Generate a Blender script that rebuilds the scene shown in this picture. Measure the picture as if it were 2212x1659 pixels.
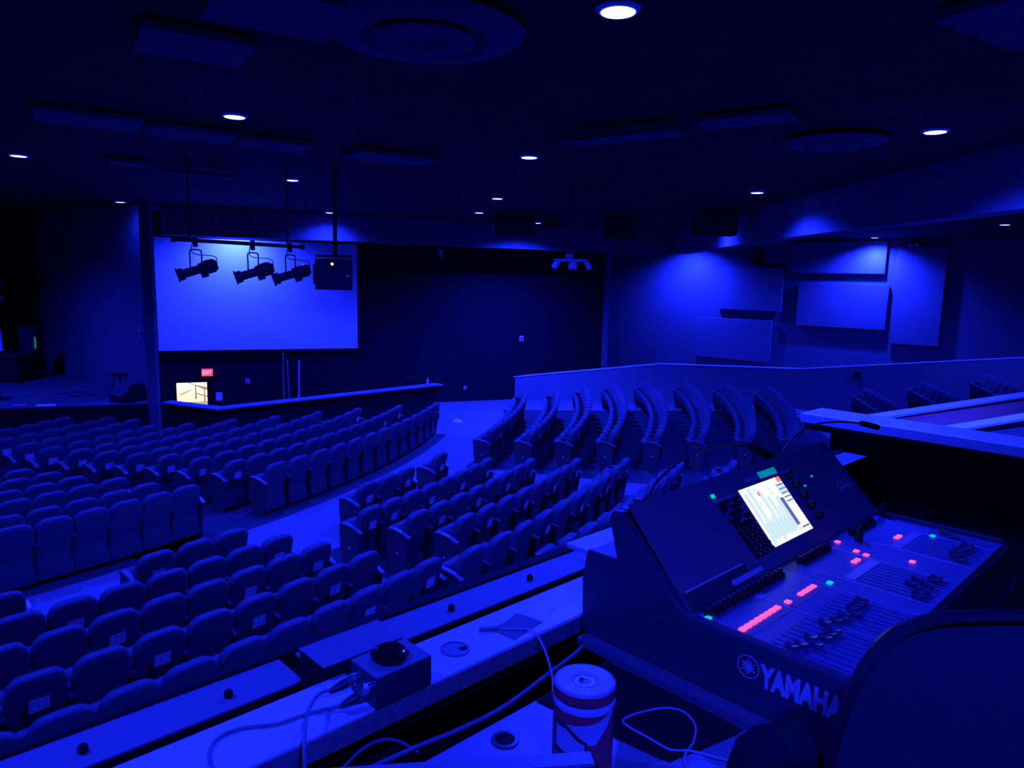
import bpy, math, random
from mathutils import Vector, Matrix
from mathutils.geometry import tessellate_polygon
random.seed(7)
for o in list(bpy.data.objects): bpy.data.objects.remove(o)
S = bpy.context.scene; C = S.collection
PI = math.pi; R = math.radians
# ---------------------------------------------------------------- camera
EYE = 4.03                      # camera height above the auditorium floor
def camera():
    p, r = R(8.4), R(1.4)
    fwd = Vector((0, math.cos(p), -math.sin(p))); rt = Vector((1, 0, 0)); up = Vector((0, math.sin(p), math.cos(p)))
    rt2 = rt*math.cos(r) + up*math.sin(r); up2 = up*math.cos(r) - rt*math.sin(r)
    cd = bpy.data.cameras.new('camera'); cd.sensor_width = 36; cd.lens = 36*1560/2212; cd.clip_start = .02; cd.clip_end = 200
    co = bpy.data.objects.new('camera', cd); C.objects.link(co)
    m = Matrix((rt2, up2, -fwd)).transposed().to_4x4(); m.translation = (0, 0, EYE); co.matrix_world = m
    S.camera = co
camera()
S.view_settings.view_transform = 'Standard'; S.view_settings.look = 'None'; S.view_settings.gamma = 1
S.view_settings.exposure = 0.0; S.view_settings.use_curve_mapping = False
w = bpy.data.worlds.new('world'); S.world = w; w.use_nodes = True
w.node_tree.nodes['Background'].inputs[0].default_value = (0, 0, 0, 1); w.node_tree.nodes['Background'].inputs[1].default_value = 0
LIGHT = (.007, .017, 1.0)       # colour of the blue LED house lights
CEIL = 5.58
# blue downlights: x, y, power factor. First the ones in view, then unseen ones, some along the same grid, some added
DOWN_SEEN = [(-7.07,10.57,1),(-2.86,7.58,1),(0.56,4.44,0.75),(-3.8,12.56,1),(-9.35,17.46,0.05),(-4.8,19.03,0.4),(-0.38,14.66,1),(0.15,9.63,1),(-0.9,17.97,1),(4.5,17.47,0.45),(4.11,12.71,1.25),(4.15,7.49,1),(11.5,23.6,2.2),(11.73,17.74,0.8)]
DOWN_MORE = [(-7.6,19.95,2.4),(.6,20.85,3.6),(6.35,27.3,2.0),(-6.4,4.2,1),(-9.8,7.4,.6),(-2.4,1.7,.3),(.6,-.9,.32),(7.2,7.6,1.7),(8.6,21.5,.3),(9.3,13.0,.15),(-12.6,15.6,1.1)]  # unseen lamps, some added to light the plum wall and the stage
DOWN_W = 2100.0

# ---------------------------------------------------------------- materials
def mat(name, col, rough=.6, metal=0, noise=0, nscale=8, bump=0, spec=.5, emit=None, es=0, alpha=None):
    m = bpy.data.materials.new(name); m.use_nodes = True; nt = m.node_tree; b = nt.nodes['Principled BSDF']
    b.inputs['Base Color'].default_value = (*col, 1); b.inputs['Roughness'].default_value = rough; b.inputs['Metallic'].default_value = metal
    b.inputs['Specular IOR Level'].default_value = spec
    if noise or bump:
        tc = nt.nodes.new('ShaderNodeTexCoord'); n = nt.nodes.new('ShaderNodeTexNoise'); n.inputs['Scale'].default_value = nscale; n.inputs['Detail'].default_value = 5
        nt.links.new(tc.outputs['Object'], n.inputs['Vector'])
        if noise:
            r = nt.nodes.new('ShaderNodeValToRGB'); r.color_ramp.elements[0].position = .3; r.color_ramp.elements[1].position = .7
            r.color_ramp.elements[0].color = (*[c*(1-noise) for c in col], 1); r.color_ramp.elements[1].color = (*[min(1, c*(1+noise)) for c in col], 1)
            nt.links.new(n.outputs['Fac'], r.inputs['Fac']); nt.links.new(r.outputs['Color'], b.inputs['Base Color'])
        if bump:
            bp = nt.nodes.new('ShaderNodeBump'); bp.inputs['Strength'].default_value = bump; bp.inputs['Distance'].default_value = .01
            nt.links.new(n.outputs['Fac'], bp.inputs['Height']); nt.links.new(bp.outputs['Normal'], b.inputs['Normal'])
    if emit: b.inputs['Emission Color'].default_value = (*emit, 1); b.inputs['Emission Strength'].default_value = es
    return m
M = dict(
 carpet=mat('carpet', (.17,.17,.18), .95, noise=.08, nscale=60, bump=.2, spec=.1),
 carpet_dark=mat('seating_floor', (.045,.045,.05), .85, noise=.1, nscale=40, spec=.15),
 wall_black=mat('wall_black', (.010,.010,.012), .8, noise=.1, spec=.2),
 wall_grey=mat('wall_grey', (.22,.22,.25), .85, noise=.05, spec=.2),
 wall_side=mat('wall_side', (.16,.16,.18), .85, noise=.05, spec=.2),
 panel=mat('panel_fabric', (.205,.205,.225), .95, noise=.06, nscale=40, spec=.1),
 ceiling=mat('ceiling_black', (.03,.03,.032), .9, noise=.15, nscale=2, spec=.1),
 tile=mat('ceiling_tile', (.12,.12,.13), .9, noise=.08, nscale=20, spec=.1),
 beam=mat('beam_paint', (.16,.16,.18), .8, noise=.05, spec=.2),
 white=mat('white_paint', (.75,.75,.77), .5, noise=.04),
 laminate=mat('pale_laminate', (.82,.83,.85), .32, noise=.05, nscale=14),
 lam_edge=mat('laminate_edge', (.3,.25,.22), .6, noise=.2, nscale=60),
 screen=mat('projection_screen', (.80,.80,.83), .85, spec=.1),
 black=mat('black_metal', (.022,.022,.025), .45),
 blackm=mat('matt_black', (.018,.018,.02), .85, spec=.2),
 dark=mat('dark_plastic', (.05,.05,.055), .4),
 grey=mat('grey_metal', (.3,.3,.32), .4, metal=.6),
 chrome=mat('chrome', (.8,.8,.82), .2, metal=1),
 fabric=mat('seat_fabric', (.085,.085,.095), .9, noise=.18, nscale=30, bump=.15, spec=.15),
 shell=mat('seat_shell', (.06,.06,.068), .7, spec=.2),
 endp=mat('end_panel_wood', (.12,.055,.05), .5, noise=.2, nscale=12),
 armp=mat('arm_pad', (.16,.15,.16), .35),
 stage=mat('stage_floor', (.10,.10,.11), .35, noise=.15, nscale=2),
 plum=mat('plum_paint', (.95,.25,.22), .8, noise=.05),
 ledge=mat('ledge_paint', (.26,.26,.28), .7, noise=.05),
 booth=mat('booth_wall', (.16,.16,.17), .8, noise=.04),
 console=mat('console_body', (.085,.085,.10), .4, spec=.4),
 cface=mat('console_face', (.21,.21,.25), .5, spec=.3),
 knob=mat('knob_black', (.012,.012,.014), .5),
 cap=mat('fader_cap', (.12,.12,.14), .35),
 strip=mat('label_strip', (.5,.5,.52), .6),
 silver=mat('silver_print', (.8,.8,.82), .4),
 tape=mat('dark_tape', (.14,.15,.17), .6),
 cable=mat('cable_grey', (.28,.28,.3), .5),
 cable_b=mat('cable_black', (.06,.06,.07), .5),
 cable_w=mat('cable_white', (.6,.6,.62), .5),
 desk=mat('desk_laminate', (.34,.34,.36), .4, noise=.05),
 mesh=mat('chair_mesh', (.065,.065,.07), .75, noise=.12, nscale=160),
 lid=mat('jar_lid', (.6,.58,.62), .32),
 jar=mat('jar_plastic', (.9,.07,.09), .4),
 jarw=mat('jar_print', (.7,.68,.72), .5),
 jard=mat('jar_dark_print', (.03,.03,.035), .5),
 paper=mat('paper', (.75,.75,.78), .8),
 cream=mat('stairwell_cream', (.85,.78,.62), .8),
 rail=mat('rail_wood', (.25,.14,.08), .5),
 e_down=mat('lamp_lens', (.5,.5,.5), .5, emit=(.012,.019,1), es=85),
 e_red=mat('red_led', (.3,.02,.04), .5, emit=(1,.05,.09), es=1.5),
 e_pink=mat('mute_key_lit', (.3,.1,.15), .5, emit=(1,.12,.33), es=1.1),
 e_cyan=mat('cyan_key_lit', (.0,.2,.3), .5, emit=(0,.55,.75), es=1),
 e_teal=mat('teal_label', (.0,.2,.2), .5, emit=(0,.22,.33), es=1),
 e_green=mat('green_led', (.0,.2,.1), .5, emit=(0,.8,.45), es=.8),
 e_dgreen=mat('dim_green_led', (.0,.1,.05), .5, emit=(.0,.16,.07), es=1),
 e_orange=mat('amber_led', (.3,.1,.05), .5, emit=(1,.35,.12), es=2.5),
 e_white=mat('screen_white', (.1,.1,.1), .3, emit=(.95,.97,1), es=1.05),
 e_pale=mat('screen_pale', (.1,.1,.1), .3, emit=(.62,.83,.88), es=1),
 e_blue=mat('screen_blue', (.1,.1,.1), .3, emit=(.12,.14,.42), es=1),
 e_sred=mat('screen_red', (.1,.1,.1), .3, emit=(1,.22,.18), es=1),
 e_sgreen=mat('screen_green', (.1,.1,.1), .3, emit=(.5,.9,.75), es=1),
)
def grid_mat():
    m = mat('console_surface', (.26,.26,.29), .38); nt = m.node_tree; b = nt.nodes['Principled BSDF']
    tc = nt.nodes.new('ShaderNodeTexCoord'); br = nt.nodes.new('ShaderNodeTexBrick')
    br.inputs['Color1'].default_value = (.24,.27,.48,1); br.inputs['Color2'].default_value = (.19,.21,.40,1); br.inputs['Mortar'].default_value = (.10,.11,.21,1)
    br.inputs['Scale'].default_value = 1; br.inputs['Brick Width'].default_value = .0213; br.inputs['Row Height'].default_value = .0055; br.inputs['Mortar Size'].default_value = .0012; br.offset = 0
    nt.links.new(tc.outputs['Object'], br.inputs['Vector']); nt.links.new(br.outputs['Color'], b.inputs['Base Color'])
    return m
M['grid'] = grid_mat()
def card_mat():
    m = mat('printed_card', (.7,.7,.72), .8); nt = m.node_tree; b = nt.nodes['Principled BSDF']
    tc = nt.nodes.new('ShaderNodeTexCoord'); wv = nt.nodes.new('ShaderNodeTexBrick')
    wv.inputs['Color1'].default_value = (.95,.95,.97,1); wv.inputs['Color2'].default_value = (.85,.85,.88,1); wv.inputs['Mortar'].default_value = (.2,.2,.22,1)
    wv.inputs['Brick Width'].default_value = .05; wv.inputs['Row Height'].default_value = .017; wv.inputs['Mortar Size'].default_value = .005; wv.inputs['Scale'].default_value = 1; wv.offset = .3
    mp = nt.nodes.new('ShaderNodeMapping'); mp.inputs['Rotation'].default_value = (R(90), 0, 0)
    nt.links.new(tc.outputs['Object'], mp.inputs['Vector']); nt.links.new(mp.outputs['Vector'], wv.inputs['Vector']); nt.links.new(wv.outputs['Color'], b.inputs['Base Color'])
    return m
M['card'] = card_mat()

# ---------------------------------------------------------------- mesh helpers
class MB:
    def __init__(s): s.v = []; s.f = []; s.m = []
    def add(s, vs, fs, m=0):
        n = len(s.v); s.v += [tuple(v) for v in vs]; s.f += [tuple(i+n for i in f) for f in fs]; s.m += [m]*len(fs); return s
    def box(s, x0, x1, y0, y1, z0, z1, m=0):
        vs = [(x, y, z) for z in (z0, z1) for y in (y0, y1) for x in (x0, x1)]
        return s.add(vs, [(0,2,3,1),(4,5,7,6),(0,1,5,4),(2,6,7,3),(0,4,6,2),(1,3,7,5)], m)
    def obox(s, c, ax, ay, az, m=0):          # oriented box from centre and half axes
        c, ax, ay, az = map(Vector, (c, ax, ay, az))
        vs = [c + ax*i + ay*j + az*k for k in (-1,1) for j in (-1,1) for i in (-1,1)]
        return s.add(vs, [(0,2,3,1),(4,5,7,6),(0,1,5,4),(2,6,7,3),(0,4,6,2),(1,3,7,5)], m)
    def prism(s, poly, z0, z1, m=0, fn=None):  # polygon in xy, extruded; fn maps (x,y,z)
        n = len(poly); vs = [(x, y, z0) for x, y in poly] + [(x, y, z1) for x, y in poly]
        if fn: vs = [fn(*v) for v in vs]
        return s.add(vs, [tuple(range(n))[::-1], tuple(range(n, 2*n))] + [(i, (i+1) % n, (i+1) % n+n, i+n) for i in range(n)], m)
    def rings(s, rs, m=0, cap=True):          # list of equal-length vertex rings
        n = len(rs[0]); vs = [v for r in rs for v in r]; fs = []
        for k in range(len(rs)-1):
            for i in range(n): fs.append((k*n+i, k*n+(i+1) % n, (k+1)*n+(i+1) % n, (k+1)*n+i))
        if cap: fs += [tuple(range(n))[::-1], tuple(range((len(rs)-1)*n, len(rs)*n))]
        return s.add(vs, fs, m)
    def lathe(s, prof, c=(0,0,0), n=24, m=0, axis=None):
        q = Vector(axis).to_track_quat('Z', 'Y') if axis else None; rs = []
        for r, z in prof:
            ring = []
            for i in range(n):
                a = 2*PI*i/n; v = Vector((r*math.cos(a), r*math.sin(a), z))
                if q: v = q @ v
                ring.append(tuple(v+Vector(c)))
            rs.append(ring)
        return s.rings(rs, m)
    def cyl(s, c, r, h, n=16, m=0, axis=None, r2=None): return s.lathe([(r, 0), (r if r2 is None else r2, h)], c, n, m, axis)
    def rod(s, a, b, r, n=10, m=0, r2=None):
        a, b = Vector(a), Vector(b); return s.lathe([(r, 0), (r if r2 is None else r2, (b-a).length)], a, n, m, b-a)
    def tube(s, pts, r, n=8, m=0, sub=6):
        P = [Vector(p) for p in pts]; Q = []
        for i in range(len(P)-1):             # catmull-rom
            p0 = P[max(i-1, 0)]; p1 = P[i]; p2 = P[i+1]; p3 = P[min(i+2, len(P)-1)]
            for k in range(sub):
                t = k/sub; Q.append(.5*((2*p1)+(p2-p0)*t+(2*p0-5*p1+4*p2-p3)*t*t+(3*p1-p0-3*p2+p3)*t**3))
        Q.append(P[-1]); rs = []; up = Vector((0, 0, 1))
        for i, q in enumerate(Q):
            d = (Q[min(i+1, len(Q)-1)]-Q[max(i-1, 0)]).normalized(); a = d.cross(up)
            if a.length < .05: a = d.cross(Vector((1, 0, 0)))
            a.normalize(); b = a.cross(d)
            rs.append([tuple(q+(a*math.cos(2*PI*j/n)+b*math.sin(2*PI*j/n))*r) for j in range(n)])
        return s.rings(rs, m)
    def mesh(s, name, mats, smooth=False, origin=(0,0,0)):
        me = bpy.data.meshes.new(name); o = origin
        me.from_pydata([(x-o[0], y-o[1], z-o[2]) for x, y, z in s.v], [], s.f)
        for k in (mats if isinstance(mats, (list, tuple)) else [mats]): me.materials.append(M[k])
        for p, i in zip(me.polygons, s.m): p.material_index = i; p.use_smooth = smooth
        me.update(); return me
def build(name, mb, mats, parent=None, origin=(0,0,0), smooth=False, bevel=0, loc=None, rotz=None, seg=2, angle=40):
    me = mb.mesh(name, mats, smooth or bevel > 0, origin); o = bpy.data.objects.new(name, me); C.objects.link(o)
    if parent: o.parent = parent
    if loc: o.location = loc
    if rotz is not None: o.rotation_euler.z = rotz
    if bevel:
        b = o.modifiers.new('bevel', 'BEVEL'); b.width = bevel; b.segments = seg; b.limit_method = 'ANGLE'; b.angle_limit = R(angle)
    if smooth or bevel: 
        me.shade_smooth() if hasattr(me, 'shade_smooth') else None
        try: me.set_sharp_from_angle(angle=R(38))
        except Exception: pass
    return o
def tag(o, label=None, cat=None, group=None, kind=None):
    for k, v in (('label', label), ('category', cat), ('group', group), ('kind', kind)):
        if v: o[k] = v
    return o
def thing(name, label, cat, loc=(0,0,0), rotz=0, group=None):
    o = bpy.data.objects.new(name, None); C.objects.link(o); o.empty_display_size = .1
    o.location = loc; o.rotation_euler.z = rotz; return tag(o, label, cat, group)
def struct(name, mb, mats, **k): return tag(build(name, mb, mats, **k), kind='structure')
def wallbox(mb, a, b, t, z0, z1, m=0, side=1):  # upright slab from a to b, thickness t to one side
    a, b = Vector((*a, 0)), Vector((*b, 0)); d = (b-a).normalized(); n = Vector((-d.y, d.x, 0))*t*side
    return mb.add([(p.x, p.y, z) for z in (z0, z1) for p in (a, b, b+n, a+n)], [(3,2,1,0),(4,5,6,7),(0,1,5,4),(1,2,6,5),(2,3,7,6),(3,0,4,7)], m)
def text_mesh(name, s, size, material, parent, mtx, depth=.0006, xs=1, bold=0):
    cu = bpy.data.curves.new(name, 'FONT'); cu.body = s; cu.size = size; cu.extrude = depth; cu.offset = bold
    to = bpy.data.objects.new(name+'_tmp', cu); C.objects.link(to)
    me = bpy.data.meshes.new_from_object(to, depsgraph=bpy.context.evaluated_depsgraph_get()); bpy.data.objects.remove(to)
    me.materials.clear(); me.materials.append(M[material])
    me.transform(Matrix.Diagonal((xs, 1, 1, 1))); o = bpy.data.objects.new(name, me); C.objects.link(o); o.parent = parent; o.matrix_local = mtx; return o
def frame(o, x, y, z):                        # matrix from origin and two in-plane axes
    x, y = Vector(x).normalized(), Vector(y).normalized(); zz = x.cross(y)
    m = Matrix((x, y, zz)).transposed().to_4x4(); m.translation = o; return m

# ---------------------------------------------------------------- room shell
D68 = Vector((math.sin(R(68)), math.cos(R(68)), 0)); PW = Vector((-1, 23.4, 0))
def onback(t, z=0, off=0):                    # point on the black back wall, off metres in front of it
    n = Vector((D68.y, -D68.x, 0)); p = PW + D68*t + n*off; return Vector((p.x, p.y, z))
D128 = Vector((math.sin(R(128)), math.cos(R(128)), 0)); PR = Vector((11.2, 24.7, 0))
def onright(t, z=0, off=0):
    n = Vector((D128.y, -D128.x, 0)); p = PR + D128*t + n*off; return Vector((p.x, p.y, z))
LOWW = [(-7.93,16.36),(-6.5,15.74),(-2.05,20.2)]
pit = [(-7.95,16.46),(-6.5,15.86),(-2.14,20.27),(-2.62,22.78),(-10.3,19.68),(-9.0,17.75)]
outer = [(-24,-4),(24,-4),(24,34),(-24,34)]
def floor():
    polys = [[Vector((*p, 0)) for p in outer], [Vector((*p, 0)) for p in pit]]
    tri = tessellate_polygon(polys); allv = [v for p in polys for v in p]
    mb = MB(); mb.add([tuple(v) for v in allv], tri); mb.add([(v.x, v.y, -.15) for v in allv], [t[::-1] for t in tri])
    n0 = len(outer)
    for i in range(len(pit)):                 # rim of the sunken exit landing
        a, b = pit[i], pit[(i+1) % len(pit)]
        mb.add([(*a, 0), (*b, 0), (*b, -1.4), (*a, -1.4)], [(0,1,2,3)])
    mb.prism(pit, -1.5, -1.4)
    struct('floor', mb, 'carpet')
    o = bpy.data.objects['floor']; me = o.data
    import bmesh; bm = bmesh.new(); bm.from_mesh(me); bmesh.ops.recalc_face_normals(bm, faces=bm.faces); bm.to_mesh(me); bm.free()
floor()
struct('ceiling', MB().box(-24, 24, -4, 34, CEIL, CEIL+.1), 'ceiling')
C0 = (-.3, 28.0)                # centre of the curved rows, in booth axes (turned 44 degrees)
CA, SA = math.cos(R(44)), math.sin(R(44))
def W(x, y): return (x*CA-y*SA, x*SA+y*CA)
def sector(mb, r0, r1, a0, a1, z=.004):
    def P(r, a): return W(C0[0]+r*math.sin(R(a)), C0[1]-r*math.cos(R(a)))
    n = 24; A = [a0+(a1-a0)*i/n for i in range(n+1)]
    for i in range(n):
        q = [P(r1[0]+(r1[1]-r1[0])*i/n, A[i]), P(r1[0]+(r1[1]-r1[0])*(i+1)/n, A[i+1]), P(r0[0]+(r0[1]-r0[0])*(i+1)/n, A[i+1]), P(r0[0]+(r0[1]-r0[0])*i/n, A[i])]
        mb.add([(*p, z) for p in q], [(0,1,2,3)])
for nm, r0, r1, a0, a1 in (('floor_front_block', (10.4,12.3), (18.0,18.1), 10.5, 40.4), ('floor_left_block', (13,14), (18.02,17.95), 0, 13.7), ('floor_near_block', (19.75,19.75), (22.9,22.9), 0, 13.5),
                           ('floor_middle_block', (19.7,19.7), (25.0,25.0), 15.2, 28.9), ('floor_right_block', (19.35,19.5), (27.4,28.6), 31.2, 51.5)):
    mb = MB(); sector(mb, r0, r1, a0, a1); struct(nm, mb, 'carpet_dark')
# back wall with the exit door opening
DX0, DX1, DZ = -9.08, -8.28, .87
mb = MB()
def seg(t0, t1, z0, z1): wallbox(mb, onback(t0)[:2], onback(t1)[:2], .2, z0, z1, side=1)
seg(-10.6, DX0, -1.5, CEIL); seg(DX0, DX1, DZ, CEIL); seg(DX1, 4.43, -1.5, CEIL)
struct('wall_back', mb, 'wall_black')
struct('trim_1', MB().obox(onback(4.5, CEIL/2, -.05), D68*.09, Vector((D68.y, -D68.x, 0))*.14, (0,0,CEIL/2)), 'beam')   # pale end of the back wall
mb = MB(); wallbox(mb, onright(-14)[:2], onright(16)[:2], .2, 0, CEIL, side=1); struct('wall_right', mb, 'wall_side')
mb = MB(); wallbox(mb, (-8.95,17.72), (-14.3,21.84), .2, 0, CEIL, side=-1); struct('wall_left', mb, 'wall_side')
mb = MB(); wallbox(mb, (-24,-3.2), (24,-3.2), .2, 0, CEIL, side=-1); struct('wall_rear', mb, 'wall_black')
mb = MB(); wallbox(mb, (-23,-3), (-23,33), .2, 0, CEIL); struct('wall_far', mb, 'wall_black')
mb = MB(); wallbox(mb, (-23,24.5), (-14.3,21.84), .2, 0, CEIL); struct('wall_stage', mb, 'wall_black')
struct('trim_2', MB().box(-8.44, -8.2, 16.48, 16.60, 0, CEIL), 'beam')             # column at the stage corner
# stage
mb = MB(); mb.prism([(-8.46,16.40),(-8.46,16.72),(-8.97,17.70),(-14.32,21.82),(-22.8,24.3),(-22.8,10.6)], 0, .95); struct('floor_stage', mb, 'stage')
mb = MB(); wallbox(mb, (-22.8,10.57), (-8.40,16.38), .03, 0, .93, side=-1); struct('baseboard_stage', mb, 'wall_black')
# black half wall round the exit landing, with its laminate cap
mb = MB()
for a, b in zip(LOWW, LOWW[1:]): wallbox(mb, a, b, .14, -1.4, .96, side=1)
struct('wall_landing', mb, 'wall_black')
mb = MB()
capo = [(-7.98,15.88),(-6.3,15.1),(-1.9,19.5),(-2.06,19.66),(-6.3,15.42),(-7.6,16.0)]
capo = [(-8.02,16.28),(-6.46,15.6),(-1.93,20.15),(-2.19,20.41),(-6.56,16.02),(-7.98,16.62)]
mb.prism(capo, .96, 1.0); struct('trim_3', mb, 'beam', bevel=.008)
# dropped beam that follows the seating
BEAM = [(-8.9,18.4),(-4.29,19.8),(-.67,21.75),(1.55,22.7),(5.05,23.15),(5.03,13.0),(5.35,7.82),(5.6,3.2),(5.8,-3.2)]
mb = MB()
for a, b in zip(BEAM, BEAM[1:]): wallbox(mb, a, b, .35, 4.88, CEIL, side=1)
struct('trim_4', mb, 'beam')
# parapet on the right
PARA = [((-.02,23.84),.76),((4.97,24.0),1.30),((9.5,23.7),1.28),((13.9,19.6),2.22),((17,16.7),2.8)]
mb = MB(); cap = MB()
for (a, za), (b, zb) in zip(PARA, PARA[1:]):
    A, B_ = Vector((*a, 0)), Vector((*b, 0)); d = (B_-A).normalized(); n = Vector((-d.y, d.x, 0))
    q = [A, B_, B_+n*.14, A+n*.14]; zt = [za, zb, zb, za]
    mb.add([(p.x, p.y, 0) for p in q]+[(p.x, p.y, z-.03) for p, z in zip(q, zt)], [(3,2,1,0),(4,5,6,7),(0,1,5,4),(1,2,6,5),(2,3,7,6),(3,0,4,7)])
    q = [A-n*.02, B_-n*.02, B_+n*.16, A+n*.16]
    cap.add([(p.x, p.y, z-.03) for p, z in zip(q, zt)]+[(p.x, p.y, z) for p, z in zip(q, zt)], [(3,2,1,0),(4,5,6,7),(0,1,5,4),(1,2,6,5),(2,3,7,6),(3,0,4,7)])
struct('wall_parapet', mb, 'panel'); struct('trim_5', cap, 'white')
# risers under the far seats
FARROWS = [((10.25,20.5),(9.55,17.2),.23),((11.3,19.5),(10.45,16.4),.61),((12.35,18.5),(11.4,15.8),.96),((13.3,17.6),(12.4,15.1),1.22)]
mb = MB()
for i, (a, b, z) in enumerate(FARROWS):
    A, B_ = Vector((*a, 0)), Vector((*b, 0)); d = (B_-A).normalized(); n = Vector((-d.y, d.x, 0))   # n points away from the stage
    A -= d*.3; B_ += d*1.5; q = [A-n*.45, B_-n*.45, B_+n*(.75 if i < 3 else 2), A+n*(.75 if i < 3 else 2)]
    mb.prism([(p.x, p.y) for p in q], 0.002, z)
struct('floor_risers', mb, 'carpet')
# plum half wall and the nearer one beyond the booth rail
mb = MB(); wallbox(mb, (4.35,8.65), (9.2,11.9), .14, 0, 2.40, side=1); struct('wall_plum', mb, 'plum')
mb = MB(); wallbox(mb, (4.3,8.6), (9.25,11.85), .2, 2.40, 2.43, side=1); struct('trim_6', mb, 'white')
mb = MB(); wallbox(mb, (4.5,7.75), (7.6,9.75), .14, 0, 2.40, side=1); struct('wall_aisle', mb, 'booth')
mb = MB(); wallbox(mb, (4.45,7.7), (7.65,9.7), .2, 2.40, 2.43, side=1); struct('trim_7', mb, 'white')

# ---------------------------------------------------------------- stairwell behind the exit door
def stairwell():
    n = Vector((-D68.y, D68.x, 0)); a = onback(DX0-1.3); b = onback(DX1+1.3)
    mb = MB(); i = n*.2; o = n*1.9; z0, z1 = -1.5, 1.6
    def q(p0, p1, p2, p3): mb.add([p0, p1, p2, p3], [(0,1,2,3)])
    def Z(p, z): return (p.x, p.y, z)
    q(Z(a+o,z0), Z(b+o,z0), Z(b+o,z1), Z(a+o,z1)); q(Z(a+i,z0), Z(a+o,z0), Z(a+o,z1), Z(a+i,z1)); q(Z(b+i,z0), Z(b+o,z0), Z(b+o,z1), Z(b+i,z1))
    q(Z(a+i,z0), Z(b+i,z0), Z(b+o,z0), Z(a+o,z0)); q(Z(a+i,z1), Z(b+i,z1), Z(b+o,z1), Z(a+o,z1))
    struct('wall_stairwell', mb, 'cream')
    r = thing('stair_handrail', 'brown sloping stair handrail seen through the bright exit doorway', 'handrail', tuple(onback(-8.9, 0, -1.2)))
    og = r.location
    def H(t, z, off): return tuple(onback(t, z, off))
    m1 = MB(); m1.rod(H(-9.5,.98,-1.5), H(-8.2,.38,-1.5), .022); build('top_rail', m1, 'rail', r, og, True)
    m2 = MB(); m2.rod(H(-8.62,.62,-1.2), H(-7.95,.42,-1.2), .022); m2.rod(H(-8.62,.62,-1.2), H(-8.62,.2,-1.2), .018); m2.rod(H(-8.62,.38,-1.2), H(-8.0,.16,-1.2), .018); m2.rod(H(-8.38,.54,-1.2), H(-8.38,.1,-1.2), .016); build('lower_rail', m2, 'rail', r, og, True)
    m3 = MB(); m3.rod(H(-9.05,.3,-1.5), H(-8.75,.44,-1.5), .018); build('side_rail', m3, 'rail', r, og, True)
    ld = bpy.data.lights.new('stair_lamp', 'AREA'); ld.energy = 95; ld.color = (1, .88, .68); ld.size = .8
    lo = bpy.data.objects.new('stair_lamp', ld); C.objects.link(lo); lo.location = onback(-8.7, 1.5, -1.0)
stairwell()

# ---------------------------------------------------------------- house downlights
def downlight(x, y, pw, label, group, proto=[None]):
    r = thing('downlight', label, 'ceiling light', (x, y, CEIL), 0, group)
    if proto[0] is None:
        ring = MB().lathe([(.100,0),(.100,-.024),(.112,-.022),(.128,-.010),(.135,0)], n=32).mesh('trim_ring', 'white', True)
        lens = MB().lathe([(.001,-.026),(.099,-.026),(.100,-.02)], n=32).mesh('lens', 'e_down')
        proto[0] = (ring, lens)
    for nme, me in zip(('trim_ring', 'lens'), proto[0]):
        o = bpy.data.objects.new(nme, me); C.objects.link(o); o.parent = r
    ld = bpy.data.lights.new('lamp', 'SPOT'); ld.energy = DOWN_W*pw; ld.color = LIGHT; ld.spot_size = R(150); ld.spot_blend = 1; ld.shadow_soft_size = .07
    lo = bpy.data.objects.new('lamp', ld); C.objects.link(lo); lo.parent = r; lo.location = (0, 0, -.07)
names = ['nearest the left edge of the photo','over the front seats with two dots of sprinkler near it','largest of all, above the sound booth','just left of the hanging stage lanterns, high row','left of the big screen, lowest on that side',
 'directly above the right half of the big screen','small and right of centre above the dark speaker box','large one near centre of the ceiling','tiniest, left of the dark speaker box','small one above the beam corner',
 'medium one upper right of the beam corner','large one at far right above the beam','at the top of the acoustic wall panels','low at the right edge under the beam']
for (x, y, p), n in zip(DOWN_SEEN, names): downlight(x, y, p, 'glowing blue round downlight '+n, 'blue ceiling downlights')
for x, y, p in DOWN_MORE: downlight(x, y, p, 'assumed unseen blue round downlight, hidden by a beam or the frame edge', 'blue ceiling downlights')
# ---------------------------------------------------------------- ceiling tiles and diffusers
def tiles():
    T = [(-2.2,5.15,.7,.62,'large, left of the round ceiling diffuser'),(-1.4,4.45,.75,.7,'cut by the top edge beside the round diffuser'),(-4.4,7.7,.95,.75,'left of the second downlight'),(-3.65,8.35,.9,.62,'just under the second downlight'),
         (-2.9,8.9,.8,.6,'right of the second downlight, small'),(-1.65,9.7,1.1,.7,'long, below centre of the ceiling'),(-4.8,11.3,1.0,.35,'thin strip left of the fourth downlight'),(-5.6,10.7,.5,.3,'thin strip farthest left'),
         (1.05,7.55,1.25,.32,'thin strip right of centre'),(2.1,6.95,.85,.4,'thin strip above the oval diffuser'),(2.9,4.2,.9,.8,'at the top right corner'),(-5.6,6.3,.8,.7,'at the left edge')]
    for i, (x, y, a, b, n) in enumerate(T):
        z = CEIL-.05 if i not in (6, 8) else CEIL-.12
        ang = R(32) if i not in (8, 9) else R(-35)
        o = build('ceiling_tile', MB().box(-a/2, a/2, -b/2, b/2, -.03, .03), 'tile', bevel=.006, loc=(x, y, z), rotz=ang)
        tag(o, 'faint square acoustic ceiling tile, '+n, 'ceiling tile', 'ceiling tiles')
tiles()
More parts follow.
